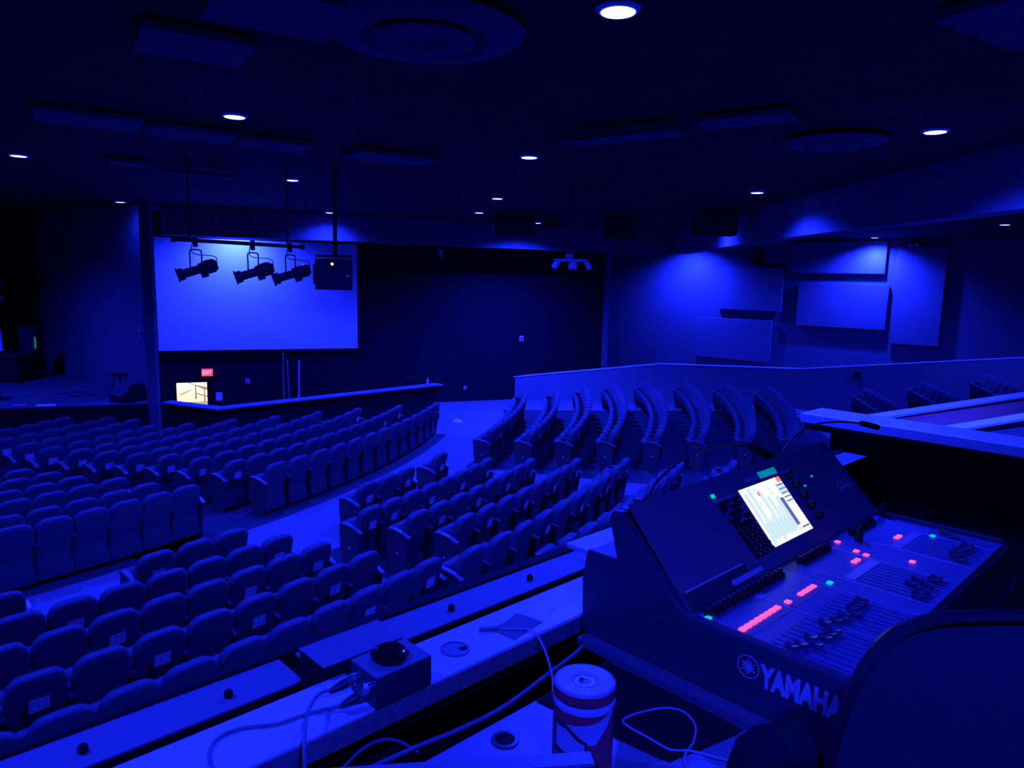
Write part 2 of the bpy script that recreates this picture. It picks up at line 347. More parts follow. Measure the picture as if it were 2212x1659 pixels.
def diffuser(x, y, s, label):
    r = thing('air_diffuser', label, 'air vent', (x, y, CEIL), 0, 'round air diffusers'); 
    build('outer_ring', MB().lathe([(.36*s,-.03),(.40*s,-.10),(.60*s,-.075),(.63*s,-.05),(.60*s,-.03),(.5*s,0)], n=48), 'tile', r, smooth=True)
    build('inner_cone', MB().lathe([(.001,-.085),(.12*s,-.075),(.16*s,-.115),(.30*s,-.12),(.33*s,-.10),(.12*s,-.03),(.1*s,0)], n=48), 'tile', r, smooth=True)
diffuser(-.60, 4.78, 1.0, 'large round two-ring air diffuser near the top centre of the ceiling')
diffuser(3.36, 7.95, .8, 'faint oval air diffuser at right, left of the far right downlight')

# ---------------------------------------------------------------- projection screen on the back wall
r = thing('projection_screen', 'large white projection screen lit blue on the black back wall', 'screen', tuple(onback(-6.75, 1.75)))
fr = MB(); n_ = Vector((D68.y, -D68.x, 0))
fr.obox(onback(-6.75, 3.34, .03), D68*2.82, n_*.03, (0,0,1.62)); build('frame', fr, 'blackm', r, r.location)
build('surface', MB().obox(onback(-6.75, 3.335, .065), D68*2.72, n_*.005, (0,0,1.545)), 'screen', r, r.location)
# exit sign
r = thing('exit_sign', 'small glowing red EXIT sign above the bright doorway', 'sign', tuple(onback(-8.26, 1.16, .05)))
build('housing', MB().obox(onback(-8.26, 1.16, .04), D68*.17, n_*.035, (0,0,.13)), 'blackm', r, r.location)
build('face', MB().obox(onback(-8.26, 1.16, .078), D68*.145, n_*.002, (0,0,.105)), 'e_red', r, r.location)
M['e_txt'] = mat('exit_letters', (.4,.2,.2), .5, emit=(1,.42,.42), es=1.6)
t = text_mesh('lettering', 'EXIT', .16, 'e_txt', r, Matrix.Identity(4), .001, xs=.72, bold=.002)
t.matrix_local = frame(onback(-8.26-.125, 1.105, .082)-Vector(r.location), D68, (0,0,1), 0)
# wall plates and papers
def plate(name, label, cat, p, d, n, w, h, m='paper', group=None, t=.012):
    r = thing(name, label, cat, tuple(p), 0, group)
    build('cover', MB().obox(p, d*w/2, n*t, (0,0,h/2)), m, r, p, bevel=.004); build('insert', MB().obox(Vector(p)+n*t*1.2, d*w*.25, n*t*.5, (0,0,h*.3)), 'grey' if m != 'grey' else 'dark', r, p)
plate('wall_plate', 'small pale switch plate alone in the middle of the black wall', 'wall plate', onback(1.37,2.03,.012), D68, n_, .14, .17)
plate('wall_outlet', 'small pale outlet low on the black wall beside the half wall', 'outlet', onback(-.57,.45,.012), D68, n_, .08, .12)
plate('light_switch', 'small grey switch on the black wall right of the exit doorway', 'switch', onback(-7.19,.86,.012), D68, n_, .11, .14, 'strip')
tag(build('wall_notice', MB().obox(onback(-7.97,.45,.01), D68*.085, n_*.004, (0,0,.12)), 'paper', bevel=.002), 'blank white notice on the wall beside the bright doorway', 'notice')
tag(build('wall_ledge', MB().obox(onback(-2.47,.84,.03), D68*.12, n_*.03, (0,0,.015)), 'dark', bevel=.004), 'short dark ledge on the black wall behind the half wall', 'ledge')
# poles leaning on the wall
for t0, t1, zt, lab in ((-6.20,-6.22,1.62,'left'),(-6.08,-6.02,1.42,'middle, leaning'),(-5.75,-5.84,1.40,'right, pale')):
    mb = MB(); mb.rod(onback(t1,-1.39,.35), onback(t0,zt,.06), .022, n=10); mb.lathe([(.03,0),(.012,.06)], onback(t0,zt,.06), 10)
    tag(build('leaning_pole', mb, 'grey' if 'pale' not in lab else 'strip', smooth=True), 'thin pole against the wall under the screen, '+lab+' of three', 'pole', 'poles under the screen')
# wall camera
def wallcam():
    p = onback(-1.48, 4.55, .16); r = thing('wall_camera', 'small camera on a bracket high on the black wall right of the screen', 'camera', tuple(p))
    build('bracket', MB().obox(onback(-1.48,4.78,.1), D68*.06, n_*.1, (0,0,.04)), 'paper', r, p, bevel=.006)
    build('base', MB().cyl((p.x,p.y,4.6), .075, .12, 20), 'strip', r, p, bevel=.01)
    build('head', MB().lathe([(.001,-.1),(.07,-.08),(.09,0),(.075,.07),(.001,.09)], (p.x,p.y,4.5), 20), 'black', r, p, smooth=True)
    build('lens', MB().cyl(Vector((p.x,p.y,4.48)), .035, .13, 16, axis=(-.1,-1,-.35)), 'black', r, p)
wallcam()
# stand-alone stage items
def stage_items():
    o = build('paper_sheet', MB().obox((-10.4,15.86,.955), (.19,.05,0), (-.05,.11,0), (0,0,.003)), 'paper'); tag(o, 'white sheet of paper lying near the stage edge', 'paper')
    o = build('paper_sheet', MB().obox((-10.95,15.8,.955), (.12,.045,0), (-.02,.04,0), (0,0,.003)), 'strip'); tag(o, 'small dim paper scrap left of the white stage sheet', 'paper')
    r = thing('drum_riser', 'low dark carpeted riser at the left back of the stage', 'riser', (-14.25,19.35,.95), 0)
    build('deck', MB().box(-1.4,1.3,-.62,.62,.67,.75), 'blackm', r, bevel=.01); build('skirt', MB().box(-1.36,1.26,-.58,.58,0,.67), 'wall_black', r)
    r = thing('equipment_rack', 'dark rack with a small green light on the stage riser', 'rack', (-13.2,19.65,1.7), R(20))
    build('cabinet', MB().box(-.2,.2,-.2,.2,0,.68), 'blackm', r, bevel=.01); build('door', MB().box(-.18,.15,-.215,-.2,.04,.64), 'black', r)
    build('meter', MB().box(.15,.19,-.225,-.2,.10,.42), 'e_dgreen', r)
    for (x, y, z, l) in ((-11.62,16.35,3.9,'top'),(-11.6,16.35,3.58,'middle'),(-11.57,16.35,3.26,'bottom')):
        q = thing('stage_lamp', 'half seen chrome lamp at the left edge of the stage, '+l+' of three', 'stage lamp', (x,y,z), 0, 'lamps at the stage edge')
        build('reflector', MB().lathe([(.02,.0),(.05,.02),(.07,.07),(.075,.09),(.066,.09),(.04,.03)], n=24, axis=(.5,-1,.3)), 'chrome', q, smooth=True)
        build('clamp', MB().rod((0,.02,0),(-.25,.1,0),.015), 'black', q)
    q = thing('lamp_stand', 'dark upright stand carrying three chrome lamps at the stage edge', 'stand', (-11.85,16.45,.95)); build('pole', MB().cyl((0,0,.03),.025,3.2,12), 'black', q); build('base', MB().cyl((0,0,0),.25,.03,24), 'black', q)
    for (x0, y0, x1, y1, h0, h, wd, mt, l) in ((-13.86,19.3,-13.98,19.3,1.7,4.3,.065,'wall_grey','tall dim fabric light column standing on the stage riser'),(-13.62,19.1,-13.66,19.1,1.7,2.5,.055,'white','short bright light column on the stage riser')):
        q = thing('light_column', l, 'stage light', (x0,y0,h0)); build('tube', MB().rod((0,0,.06),(x1-x0,0,h-h0),wd,16), mt, q, smooth=True); build('base', MB().cyl((0,0,0), wd*1.4, .06, 20), 'blackm', q, bevel=.005)
    r = thing('floor_monitor', 'dark wedge monitor speaker on the stage near the column', 'speaker', (-9.0,16.72,.95), R(60))
    build('cabinet', MB().prism([(-.3,0),(.3,0),(.22,.42),(-.05,.42),(-.3,.15)], -.3, .3, fn=lambda x,y,z:(x,z,y)), 'blackm', r, bevel=.01); build('grille', MB().obox((-.18,0,.29), (.13,0,.14), (0,.27,0), (-.006,0,.006)), 'dark', r)
    r = thing('stool', 'small stool with a pale towel on the stage behind the monitor', 'stool', (-9.45,17.2,.95)); build('top', MB().cyl((0,0,.5), .17, .06, 20), 'blackm', r, bevel=.01)
    for k in range(4): build('leg', MB().rod((.12*math.cos(k*PI/2+.4),.12*math.sin(k*PI/2+.4),.5),(.17*math.cos(k*PI/2+.4),.17*math.sin(k*PI/2+.4),0),.015), 'black', r)
    L = Vector((-.787,.617,0)); n = Vector((-.617,-.787,0))
    def onl(t): return Vector((-8.95,17.72,0))+Vector((-5.35,4.12,0)).normalized()*t
    for (t, z, w_, h, l) in ((.45,2.42,.13,.22,'small pale box on the stage wall left of the screen'),(.12,.98+.42,.12,.13,'pale outlet pair low on the wall beside the stage column'),(5.1,3.05,.07,.2,'small pale strip on the stage wall at far left')):
        p = onl(t)+n*.02; p.z = z; plate('wall_box', l, 'wall box', p, Vector((-.787,.617,0)), n, w_, h, 'strip')
stage_items()
# acoustic panels on the right wall
nr = Vector((D128.y, -D128.x, 0))
for t0, t1, z0, z1, lab in ((-1.9,1.2,4.42,5.5,'topmost, cut by the ceiling and brightest at its right end'),(-1.5,1.37,2.6,4.10,'wide, brightly lit in the middle of the wall'),(1.52,2.93,2.18,5.3,'tall upright one nearest the right edge'),
                            (-4.4,-2.05,3.04,4.62,'dim one left of the bright panels'),(-5.18,-2.33,1.19,2.71,'wide and dim, lowest just above the parapet')):
    p = onright((t0+t1)/2, (z0+z1)/2, .09); r = thing('acoustic_panel', 'grey fabric acoustic wall panel, '+lab, 'acoustic panel', tuple(p), 0, 'acoustic panels on the right wall')
    build('fabric_face', MB().obox(p, D128*(t1-t0)/2, nr*.05, (0,0,(z1-z0)/2)), 'panel', r, p, bevel=.015)
    build('batten', MB().obox(p-nr*.065, D128*(t1-t0)*.42, nr*.02, (0,0,(z1-z0)*.42)), 'blackm', r, p)
p = onright(-3.0, 4.95, .17); r = thing('wall_speaker', 'small black speaker on the right wall below the beam', 'speaker', tuple(p)); build('cabinet', MB().obox(p, D128*.16, nr*.13, (0,0,.24)), 'blackm', r, p, bevel=.01); build('bracket', MB().obox(p-nr*.13, D128*.05, nr*.04, (0,0,.05)), 'black', r, p)
p = onright(1.95, 5.42, .1); r = thing('emergency_light', 'tiny twin-head emergency lamp high on the right wall', 'emergency light', tuple(p)); build('housing', MB().obox(p, D128*.15, nr*.05, (0,0,.05)), 'dark', r, p, bevel=.006)
for s in (-1, 1): build('lamp_head', MB().lathe([(.02,0),(.05,.05),(.045,.06)], p+D128*.1*s+Vector((0,0,-.05)), 14, axis=nr-Vector((0,0,.4))), 'paper', r, p, smooth=True)
p = Vector((10.75,22.35,1.28)); r = thing('step_light', 'small black step light box on the parapet face', 'step light', tuple(p)); dd = Vector((.731,-.682,0)); nn = Vector((-.682,-.731,0))
build('box', MB().obox(p, dd*.07, nn*.05, (0,0,.12)), 'blackm', r, p, bevel=.01); build('hood', MB().obox(p+nn*.06+Vector((0,0,.1)), dd*.08, nn*.03, (0,0,.015)), 'black', r, p)
# bottle on the half wall
r = thing('water_bottle', 'small clear bottle standing on the end of the black half wall', 'bottle', (-2.36,19.96,1.0)); build('body', MB().lathe([(.001,0),(.033,.0),(.035,.02),(.035,.13),(.015,.17),(.014,.19)], n=16), 'cable_w', r, smooth=True); build('cap', MB().cyl((0,0,.19),.016,.025,12), 'strip', r)
tag(build('crumpled_paper', MB().lathe([(.001,0),(.16,.01),(.13,.06),(.06,.10),(.001,.11)], (-1.5,19.7,0.001), 7), 'paper'), 'crumpled white paper on the floor at the end of the half wall', 'paper')

# ---------------------------------------------------------------- hanging fixtures
HP0, HP1 = Vector((-4.75,10.2,4.44)), Vector((-3.15,10.85,4.40))
def lanterns():
    r = thing('lighting_pipe', 'black hanging pipe that carries three stage lanterns before the screen', 'pipe', tuple((HP0+HP1)/2)); og = r.location
    build('pipe', MB().rod(HP0, HP1, .028, 14), 'black', r, og, smooth=True)
    for k in (.12, .88):
        q = HP0.lerp(HP1, k); build('hanger', MB().rod(q, (q.x,q.y,CEIL), .014), 'black', r, og)
    for e in (HP0, HP1): build('end_cap', MB().obox(e, (.03,.012,0), (-.012,.03,0), (0,0,.04)), 'black', r, og, bevel=.005)
    for k, l in ((.16,'left of three, alone'),(.60,'middle of three'),(.90,'right of three, behind the black box')):
        q = HP0.lerp(HP1, k); r = thing('stage_lantern', 'black profile stage lantern pointing left, '+l, 'stage lantern', tuple(q), R(196), 'stage lanterns on the pipe')
        f = MB(); f.box(-.03,.03,-.03,.03,-.09,.05); build('clamp', f, 'black', r, bevel=.006)
        y = MB(); y.tube([(u*.065, u*.085, z) for u, z in ((-1,-.42),(-1,-.3),(-1,-.16),(-.75,-.13),(0,-.125),(.75,-.13),(1,-.16),(1,-.3),(1,-.42))], .010, 8); build('yoke', y, 'black', r, smooth=True)
        ax = Vector((.92,.12,-.30)).normalized(); c0 = Vector((-.13,0,-.37))
        build('lamp_housing', MB().lathe([(.001,-.16),(.06,-.155),(.095,-.11),(.10,-.02),(.085,.06),(.075,.10)], c0, 20, axis=ax), 'black', r, smooth=True)
        build('lens_barrel', MB().lathe([(.06,.09),(.062,.30),(.085,.31),(.085,.38),(.07,.385)], c0, 20, axis=ax), 'black', r, smooth=True)
        g = MB(); cc = c0+ax*.39; sd = ax.cross(Vector((0,0,1))).normalized(); u = sd.cross(ax); g.obox(cc, sd*.10, u*.10, ax*.008); build('colour_frame', g, 'black', r); g = MB(); g.obox(c0+ax*.05-u*.1, sd*.02, u*.03, ax*.05); build('shutter_handle', g, 'black', r)
        build('power_cord', MB().tube([c0-ax*.15, c0-ax*.12+Vector((0,0,.12)), (0.02,.09,-.18), (.03,.04,-.02)], .007, 6), 'black', r, smooth=True)
lanterns()
def projector_box():
    p = Vector((-2.72,11.0,4.02)); r = thing('hanging_projector', 'black boxy projector hung before the right side of the screen', 'projector', tuple(p), R(12))
    build('case', MB().box(-.27,.27,-.22,.22,-.24,.22), 'black', r, bevel=.02); build('side_vent', MB().box(-.30,-.27,-.16,.16,-.16,.14), 'dark', r, bevel=.01)
    build('bracket', MB().box(-.26,.26,-.05,.05,.24,.28), 'black', r, bevel=.004); build('drop_pole', MB().cyl((0.02,0,.26), .03, CEIL-4.02-.26, 14), 'black', r, smooth=True)
    build('status_led', MB().lathe([(.001,.0),(.022,.004),(.012,.015),(.001,.018)], (-.02,-.222,.14), 12, axis=(0,-1,0)), 'e_orange', r, smooth=True); build('badge', MB().cyl((.2,-.221,-.03), .02, .004, 14, axis=(0,-1,0)), 'strip', r)
projector_box()
def cluster():
    p = Vector((.95,12.4,0)); z = 4.32; r = thing('hanging_light_cluster', 'white four-headed fixture on a thin pole below the ceiling', 'ceiling fixture', (p.x,p.y,z))
    build('pole', MB().cyl((-.03,0,.09), .018, CEIL-z-.09, 12), 'dark', r, smooth=True); build('hub', MB().box(-.09,.03,-.06,.06,.05,.13), 'white', r, bevel=.01)
    build('mounting_plate', MB().prism([(-.30,-.14),(.24,-.16),(.30,.12),(-.22,.16)], .0, .04), 'white', r, bevel=.01)
    for x, y, ax in ((-.26,-.08,(-.9,-.4,.6)),(.02,-.12,(-.5,-.8,.5)),(.28,-.05,(.9,-.4,.6)),(.05,.12,(0,1,.5))):
        c = Vector((x,y,-.06)); ax = Vector(ax).normalized(); s = ax.cross(Vector((0,0,1))).normalized(); u = s.cross(ax)
        build('lamp_head', MB().obox(c, s*.065, u*.075, ax*.03), 'white', r, bevel=.01)
cluster()
for (x, y, w_, d_, z0, l) in ((-.02,17.8,.98,.5,5.04,'left of the hanging pole'),(2.45,17.4,.75,.5,4.99,'right of the hanging pole'),(5.05-.75,16.0,.9,.5,5.03,'close to the beam corner'),(.9,18.6,.42,.35,5.25,'narrow, behind the hanging pole')):
    r = thing('ceiling_speaker', 'black speaker box hanging under the ceiling, '+l, 'speaker', (x,y,z0), R(-4), 'speakers under the ceiling')
    build('cabinet', MB().box(-w_/2,w_/2,-d_/2,d_/2,0,CEIL-.08-z0), 'blackm', r, bevel=.02); build('grille', MB().box(-w_/2+.04,w_/2-.04,-d_/2-.01,-d_/2,.04,CEIL-.14-z0), 'black', r)
    build('hanger', MB().cyl((0,0,CEIL-.09-z0), .02, .09, 8), 'black', r)
# ---------------------------------------------------------------- theatre seats
C0 = (-.3, 28.0)                # centre of the curved rows, in booth axes (turned 44 degrees)
CA, SA = math.cos(R(44)), math.sin(R(44))
def W(x, y): return (x*CA-y*SA, x*SA+y*CA)
def backy(z): return .0 + (.88-z)*.30                     # the backrest leans: lower is further forward
def outline(w, z0, z1, rt, rb, wt):                      # rounded backrest outline in (x, z)
    pts = []; w1 = wt
    for cx, cz, r, a0 in ((w1/2-rt, z1-rt, rt, 0), (-w1/2+rt, z1-rt, rt, 90), (-w/2+rb, z0+rb, rb, 180), (w/2-rb, z0+rb, rb, 270)):
        for k in range(6):
            a = R(a0+k*18); pts.append((cx+r*math.cos(a), cz+r*math.sin(a)))
    return pts
def pad(ol, layers, fy):                                  # puffed cushion: layers of (inset, y offset)
    cx = sum(p[0] for p in ol)/len(ol); cz = sum(p[1] for p in ol)/len(ol); rs = []
    for ins, dy in layers:
        ring = []
        for x, z in ol:
            dx, dz = cx-x, cz-z; l = math.hypot(dx, dz); x2, z2 = x+dx/l*ins, z+dz/l*ins
            ring.append((x2, fy(z2)+dy, z2))
        rs.append(ring)
    return MB().rings(rs)
SM = {}
def seat_meshes():
    ol = outline(.47, .30, .88, .125, .05, .425)
    SM['backrest'] = pad(ol, [(.06,-.034),(.022,-.031),(.004,-.016),(0,.01),(0,.055),(.014,.085),(.06,.10)], backy).mesh('backrest', 'fabric', True)
    ol2 = outline(.43, .07, .42, .03, .03, .43)
    SM['back_shell'] = pad(ol2, [(.02,-.030),(.0,-.026),(.0,.06)], lambda z: backy(max(z,.36))-(.05 if z < .3 else 0)).mesh('back_shell', 'shell', True)
    fs = lambda z: .265 + (z-.28)*.30
    ol3 = outline(.47, .28, .64, .05, .05, .465)
    SM['seat'] = pad(ol3, [(.06,-.05),(.015,-.045),(0,-.02),(0,.03),(.02,.055),(.07,.06)], fs).mesh('seat', 'fabric', True)
    m = MB(); pr = [(.02,.575),(.10,.60),(.20,.615),(.30,.615),(.345,.60),(.35,.585),(.30,.585),(.12,.57),(.03,.55)]
    m.prism(pr, -.028, .028, fn=lambda x, y, z: (z, x, y)); SM['armrest'] = m.mesh('armrest', 'shell')
    m = MB(); m.prism([(.10,0),(.26,0),(.27,.04),(.27,.56),(.06,.55),(.10,.04)], -.014, .014, fn=lambda x, y, z: (z, x, y)); SM['support'] = m.mesh('support', 'blackm')
    m = MB(); m.prism([(.09,.05),(.12,0),(.27,0),(.33,.10),(.375,.35),(.385,.615),(.34,.635),(.25,.635),(.12,.605),(.03,.56),(.02,.52)], -.016, .016, fn=lambda x, y, z: (z, x, y)); SM['end_panel'] = m.mesh('end_panel', 'endp')
    m = MB(); m.prism([(.0,.555),(.03,.56),(.12,.607),(.25,.637),(.34,.637),(.385,.617),(.385,.63),(.345,.66),(.25,.66),(.11,.628),(.0,.575)], -.03, .03, fn=lambda x, y, z: (z, x, y)); SM['end_arm'] = m.mesh('end_arm', 'armp')
    m = MB(); zc = .525; y = backy(zc)-.075; m.box(-.095,.095,y,y+.03,zc-.075,zc+.045); SM['card_holder'] = m.mesh('card_holder', 'blackm')
    m = MB(); zc = .615; y = backy(zc)-.065; m.obox((0,y,zc+.005), (.072,0,0), (0,.0015,0), (0,-.012,.06)); SM['card'] = m.mesh('card', 'card')
    m = MB(); m.cyl((0,.2,.33), .018, .006, 14, axis=(-1,0,0)); SM['number_disc'] = m.mesh('number_disc', 'strip')
seat_meshes()
def ladd(name, parent, loc=None):
    o = bpy.data.objects.new(name, SM[name]); C.objects.link(o); o.parent = parent
    if loc: o.location = loc
    return o
ORD = ['zeroth','first','second','third','fourth','fifth','sixth','seventh','eighth','ninth','tenth','eleventh','twelfth','thirteenth','fourteenth','fifteenth','sixteenth']
CARDS = {('C',0,5),('C',0,7),('C',1,3),('C',1,5),('C',1,7),('C',1,9),('C',2,1),('C',2,3),('C',2,5),('C',2,7),('C',3,1),('C',3,3),('C',3,5),('C',3,7),('C',4,0),('C',4,1),('C',4,3),('C',4,5),('C',4,7),('C',5,0),('C',5,2),('C',5,3),('F',2,10),('F',2,12),('F',3,0),('F',3,10),('F',4,0),('F',2,0),('F',5,0),('F',6,0),('F',7,0),('F',8,0),('F',9,0),('F',10,0),('F',11,0),('N',1,7),('N',1,9),('N',2,1),('N',2,3),('N',2,5),('N',2,7),('N',3,2),('N',3,5),('N',3,7),('N',4,2),('N',4,7),('N',5,2),('R',1,1),('R',1,3),('R',2,1),('R',2,3),('R',3,1),('R',4,1)}
def seat(x, y, z, rz, label, group, half, left, right, card, disc=False):
    r = thing('theatre_seat', label, 'seat', (x, y, z), rz, group)
    ladd('backrest', r); ladd('back_shell', r); ladd('seat', r)
    for s, e in ((-1, left), (1, right)):
        if e:
            o = ladd('end_panel', r, (s*(half+.01), 0, 0)); ladd('end_arm', r, (s*(half+.01), 0, 0))
            if disc and s < 0: q = ladd('number_disc', o, (-.016, 0, 0))
        elif s < 0: ladd('armrest', r, (-half, 0, 0)); ladd('support', r, (-half, 0, 0))
    if card:
        h = ladd('card_holder', r); ladd('card', h)
BLK = dict(N=('block below booth','rows of seats just below the booth'), M=('left edge block','seats of the front block at the left edge'), F=('block by black half wall','seats of the big front block'),
           C=('block behind console','seats of the middle block'), R=('curved block at parapet','seats of the curved right block'), Q=('far right risers','seats on the far risers'))
def lin(a, b, n): return [a+(b-a)*i/(n-1) for i in range(n)] if n > 1 else [a]
ROWS = []
def row(b, r, R0, R1, phs): ROWS.append((b, r, R0, R1, phs))
row('N',1,22.45,22.45,lin(2.2,12.95,10)); row('N',2,21.75,21.75,lin(2.2,12.2,9)); row('N',3,21.1,21.1,lin(3.15,11.8,8)); row('N',4,20.53,20.53,lin(2.65,11.5,8)); row('N',5,19.93,19.93,[2.6,3.9,8.2,9.55,10.9])
row('M',1,17.88,17.80,lin(4.4,13.1,7)); row('M',2,17.4,17.25,lin(4.45,12.1,6)); row('M',3,16.72,16.63,lin(5.5,11.6,5)); row('M',4,16.22,16.08,lin(5.6,10.4,4)); row('M',5,15.63,15.55,lin(6.6,9.9,3)); row('M',6,15.05,15.05,[7.4,9.1])
row('F',1,17.82,17.93,lin(18.5,39.2,13)); row('F',2,17.14,17.16,lin(17.7,37.1,13)); row('F',3,16.52,16.36,lin(17.0,34.9,11)); row('F',4,15.92,15.7,lin(16.4,32.3,10)); row('F',5,15.42,15.11,lin(15.5,29.4,9)); row('F',6,14.9,14.51,lin(14.6,26.7,8))
row('F',7,14.38,14.03,lin(13.9,23.7,6)); row('F',8,13.83,13.56,lin(13.0,21.5,5)); row('F',9,13.22,12.78,lin(12.5,22.6,6)); row('F',10,12.53,12.11,lin(12.1,22.3,6)); row('F',11,11.75,11.42,lin(11.8,19.9,5))
row('C',5,19.83,19.85,[18.2,19.65,21.1,24.4]); row('C',4,20.63,20.75,lin(15.7,24.4,8)); row('C',3,21.28,21.44,lin(16.3,25.3,8)); row('C',2,21.9,22.18,lin(16.9,26.2,8)); row('C',1,22.63,22.98,lin(14.5,27.2,10)); row('C',0,23.4,23.93,lin(17.,27.5,9)); row('C',-1,24.6,24.82,lin(26.3,28.8,3))
for i, (a, b, p, q) in enumerate([(19.95,20.1,31.6,46.4),(20.8,21.0,32.0,47.2),(21.6,21.93,32.8,49.2),(22.45,22.94,33.5,51.1),(23.4,24.11,34.3,52.2),(24.35,25.39,35.2,52.0),(25.4,26.58,36.1,51.4),(26.4,27.74,37.0,50.5)]):
    row('R', i+1, a, b, lin(p, q, int(round((q-p)/(0.5/((a+b)/2)*57.3)))+1))
WHICH = dict(N='{} row from ledge', M='{} row from rear', F='{} row from rear', C='{} row from front', R='{} row from left', Q='{} row from left')
def place():
    for b, r, R0, R1, ph in ROWS:
        n = len(ph)
        for i, p in enumerate(ph):
            rr = R0+(R1-R0)*(i/(n-1) if n > 1 else 0)
            bx, by = C0[0]+rr*math.sin(R(p)), C0[1]-rr*math.cos(R(p)); x, y = W(bx, by)
            step = R(abs(ph[1]-ph[0]))*rr if n > 1 else .5; half = min(max(step/2, .235), .26)
            rk = {'C': 6-r}.get(b, r)
            gapL = i == 0 or (ph[i]-ph[i-1]) > 2.5; gapR = i == n-1 or (ph[i+1]-ph[i]) > 2.5
            left = gapL and not (b in 'NM' and i == 0); card = (b, r, i) in CARDS
            lab = ('dark seat' if not card else 'seat with white card') + ', ' + ORD[i+1] + ' from left, ' + WHICH[b].format(ORD[rk]) + ', ' + BLK[b][0]
            seat(x, y, 0, R(44+p), lab, BLK[b][1], half, left, gapR, card, disc=(b in 'CR'))
    for k, (a, c, z) in enumerate(FARROWS):
        A, B_ = Vector((*a, 0)), Vector((*c, 0)); d = (B_-A); L = d.length; d.normalize(); n = int(L/.52)+1
        ang = math.atan2(-d.y, -d.x)
        for i in range(n):
            q = A+d*.52*i; lab = 'dark seat, '+ORD[i+1]+' from parapet, '+ORD[k+1]+' row from left, '+BLK['Q'][0]
            seat(q.x, q.y, z, ang, lab, BLK['Q'][1], .255, i == n-1, i == 0, False)
place()


# ---------------------------------------------------------------- sound booth (booth axes: x along the counter, y towards the stage; v = metres above the eye)
BF = EYE-1.63                    # booth floor
class BMB(MB):                   # geometry given in booth axes with v measured from the eye
    pass
def bthing(name, label, cat, x, y, v, group=None, rot=0):
    wx, wy = W(x, y); r = thing(name, label, cat, (wx, wy, EYE+v), R(44)+rot, group); r['_o'] = (x, y, v); return r
def bpart(name, mb, mats, root, **k):
    return build(name, mb, mats, root, tuple(root['_o']), **k)
def bsingle(name, mb, mats, label, cat, group=None, **k):
    xs = [p[0] for p in mb.v]; ys = [p[1] for p in mb.v]; o = ((min(xs)+max(xs))/2, (min(ys)+max(ys))/2, min(p[2] for p in mb.v)); wx, wy = W(o[0], o[1])
    return tag(build(name, mb, mats, None, o, loc=(wx, wy, EYE+o[2]), rotz=R(44), **k), label, cat, group)
def bstruct(name, mb, mats, **k):
    o = bsingle(name, mb, mats, None, None, **k); o['kind'] = 'structure'; return o
bstruct('floor_booth', MB().box(-3.5,4.0,-3.2,1.39,-1.75,-1.63), 'wall_black')
mb = MB(); mb.box(-3.5,4.0,1.39,1.50,-EYE,-.905); bstruct('wall_booth', mb, 'wall_black')
mb = MB(); mb.box(-3.5,.70,1.357,1.475,-.885,-.88); mb.box(.74,3.9,1.357,1.475,-.885,-.88); bstruct('trim_8', mb, 'ledge')
mb = MB(); mb.box(-3.5,.70,1.362,1.475,-.93,-.885); mb.box(.74,3.9,1.362,1.475,-.93,-.885); bstruct('trim_12', mb, 'wall_black')
for x, y in ((.02,1.40),(.286,1.405),(.554,1.402),(.868,1.405),(1.155,1.407),(1.452,1.408),(1.734,1.41)):
    tag(bsingle('cable_grommet', MB().lathe([(.0085,0),(.0095,.004),(.0085,.012),(.005,.0155),(.001,.016)], (x,y,-.88), 16), 'blackm', None, None, smooth=True), 'small round black knob on the flat ledge top', 'knob', 'black knobs along the ledge')
mb = MB(); mb.box(-3.5,4.0,1.475,1.515,-.905,-.872); bstruct('trim_9', mb, 'blackm', bevel=.004)
bstruct('wall_booth_side', MB().box(4.02,4.12,-2.5,1.60,-EYE,-.78), 'wall_black')
# white rail on the booth's right wall
mb = MB(); mb.box(3.88,4.14,-2.5,1.715,-.755,-.70); bstruct('trim_10', mb, 'laminate', bevel=.006)
mb = MB(); mb.box(3.90,4.12,-2.5,1.70,-.79,-.755); bstruct('trim_11', mb, 'blackm')
bstruct('wall_booth_panel', MB().box(3.95,4.02,-2.5,1.5,-1.63,-.79), 'wall_black')
# counter
r = bthing('counter', 'long narrow pale laminate counter running beside the mixing console', 'counter', .6, 1.06, -.845)
bpart('worktop', MB().box(-1.2,2.3,1.058,1.205,-.845,-.80), ['laminate'], r, bevel=.003)
bpart('front_edge', MB().box(-1.2,2.3,1.0535,1.058,-.843,-.803), 'lam_edge', r)
bpart('bracket', MB().box(-1.2,2.3,1.10,1.16,-.90,-.845), 'blackm', r); bpart('bracket', MB().box(-1.1,2.25,1.09,1.17,-1.63,-1.58), 'blackm', r)
for x in (-1.1,.2,1.5,2.25): bpart('leg', MB().box(x-.03,x+.03,1.11,1.15,-1.58,-.90), 'blackm', r)
bsingle('back_shelf', MB().box(1.60,2.1,1.24,1.40,-.815,-.80), 'laminate', 'pale shelf piece visible just behind the console corner', 'shelf', bevel=.002)
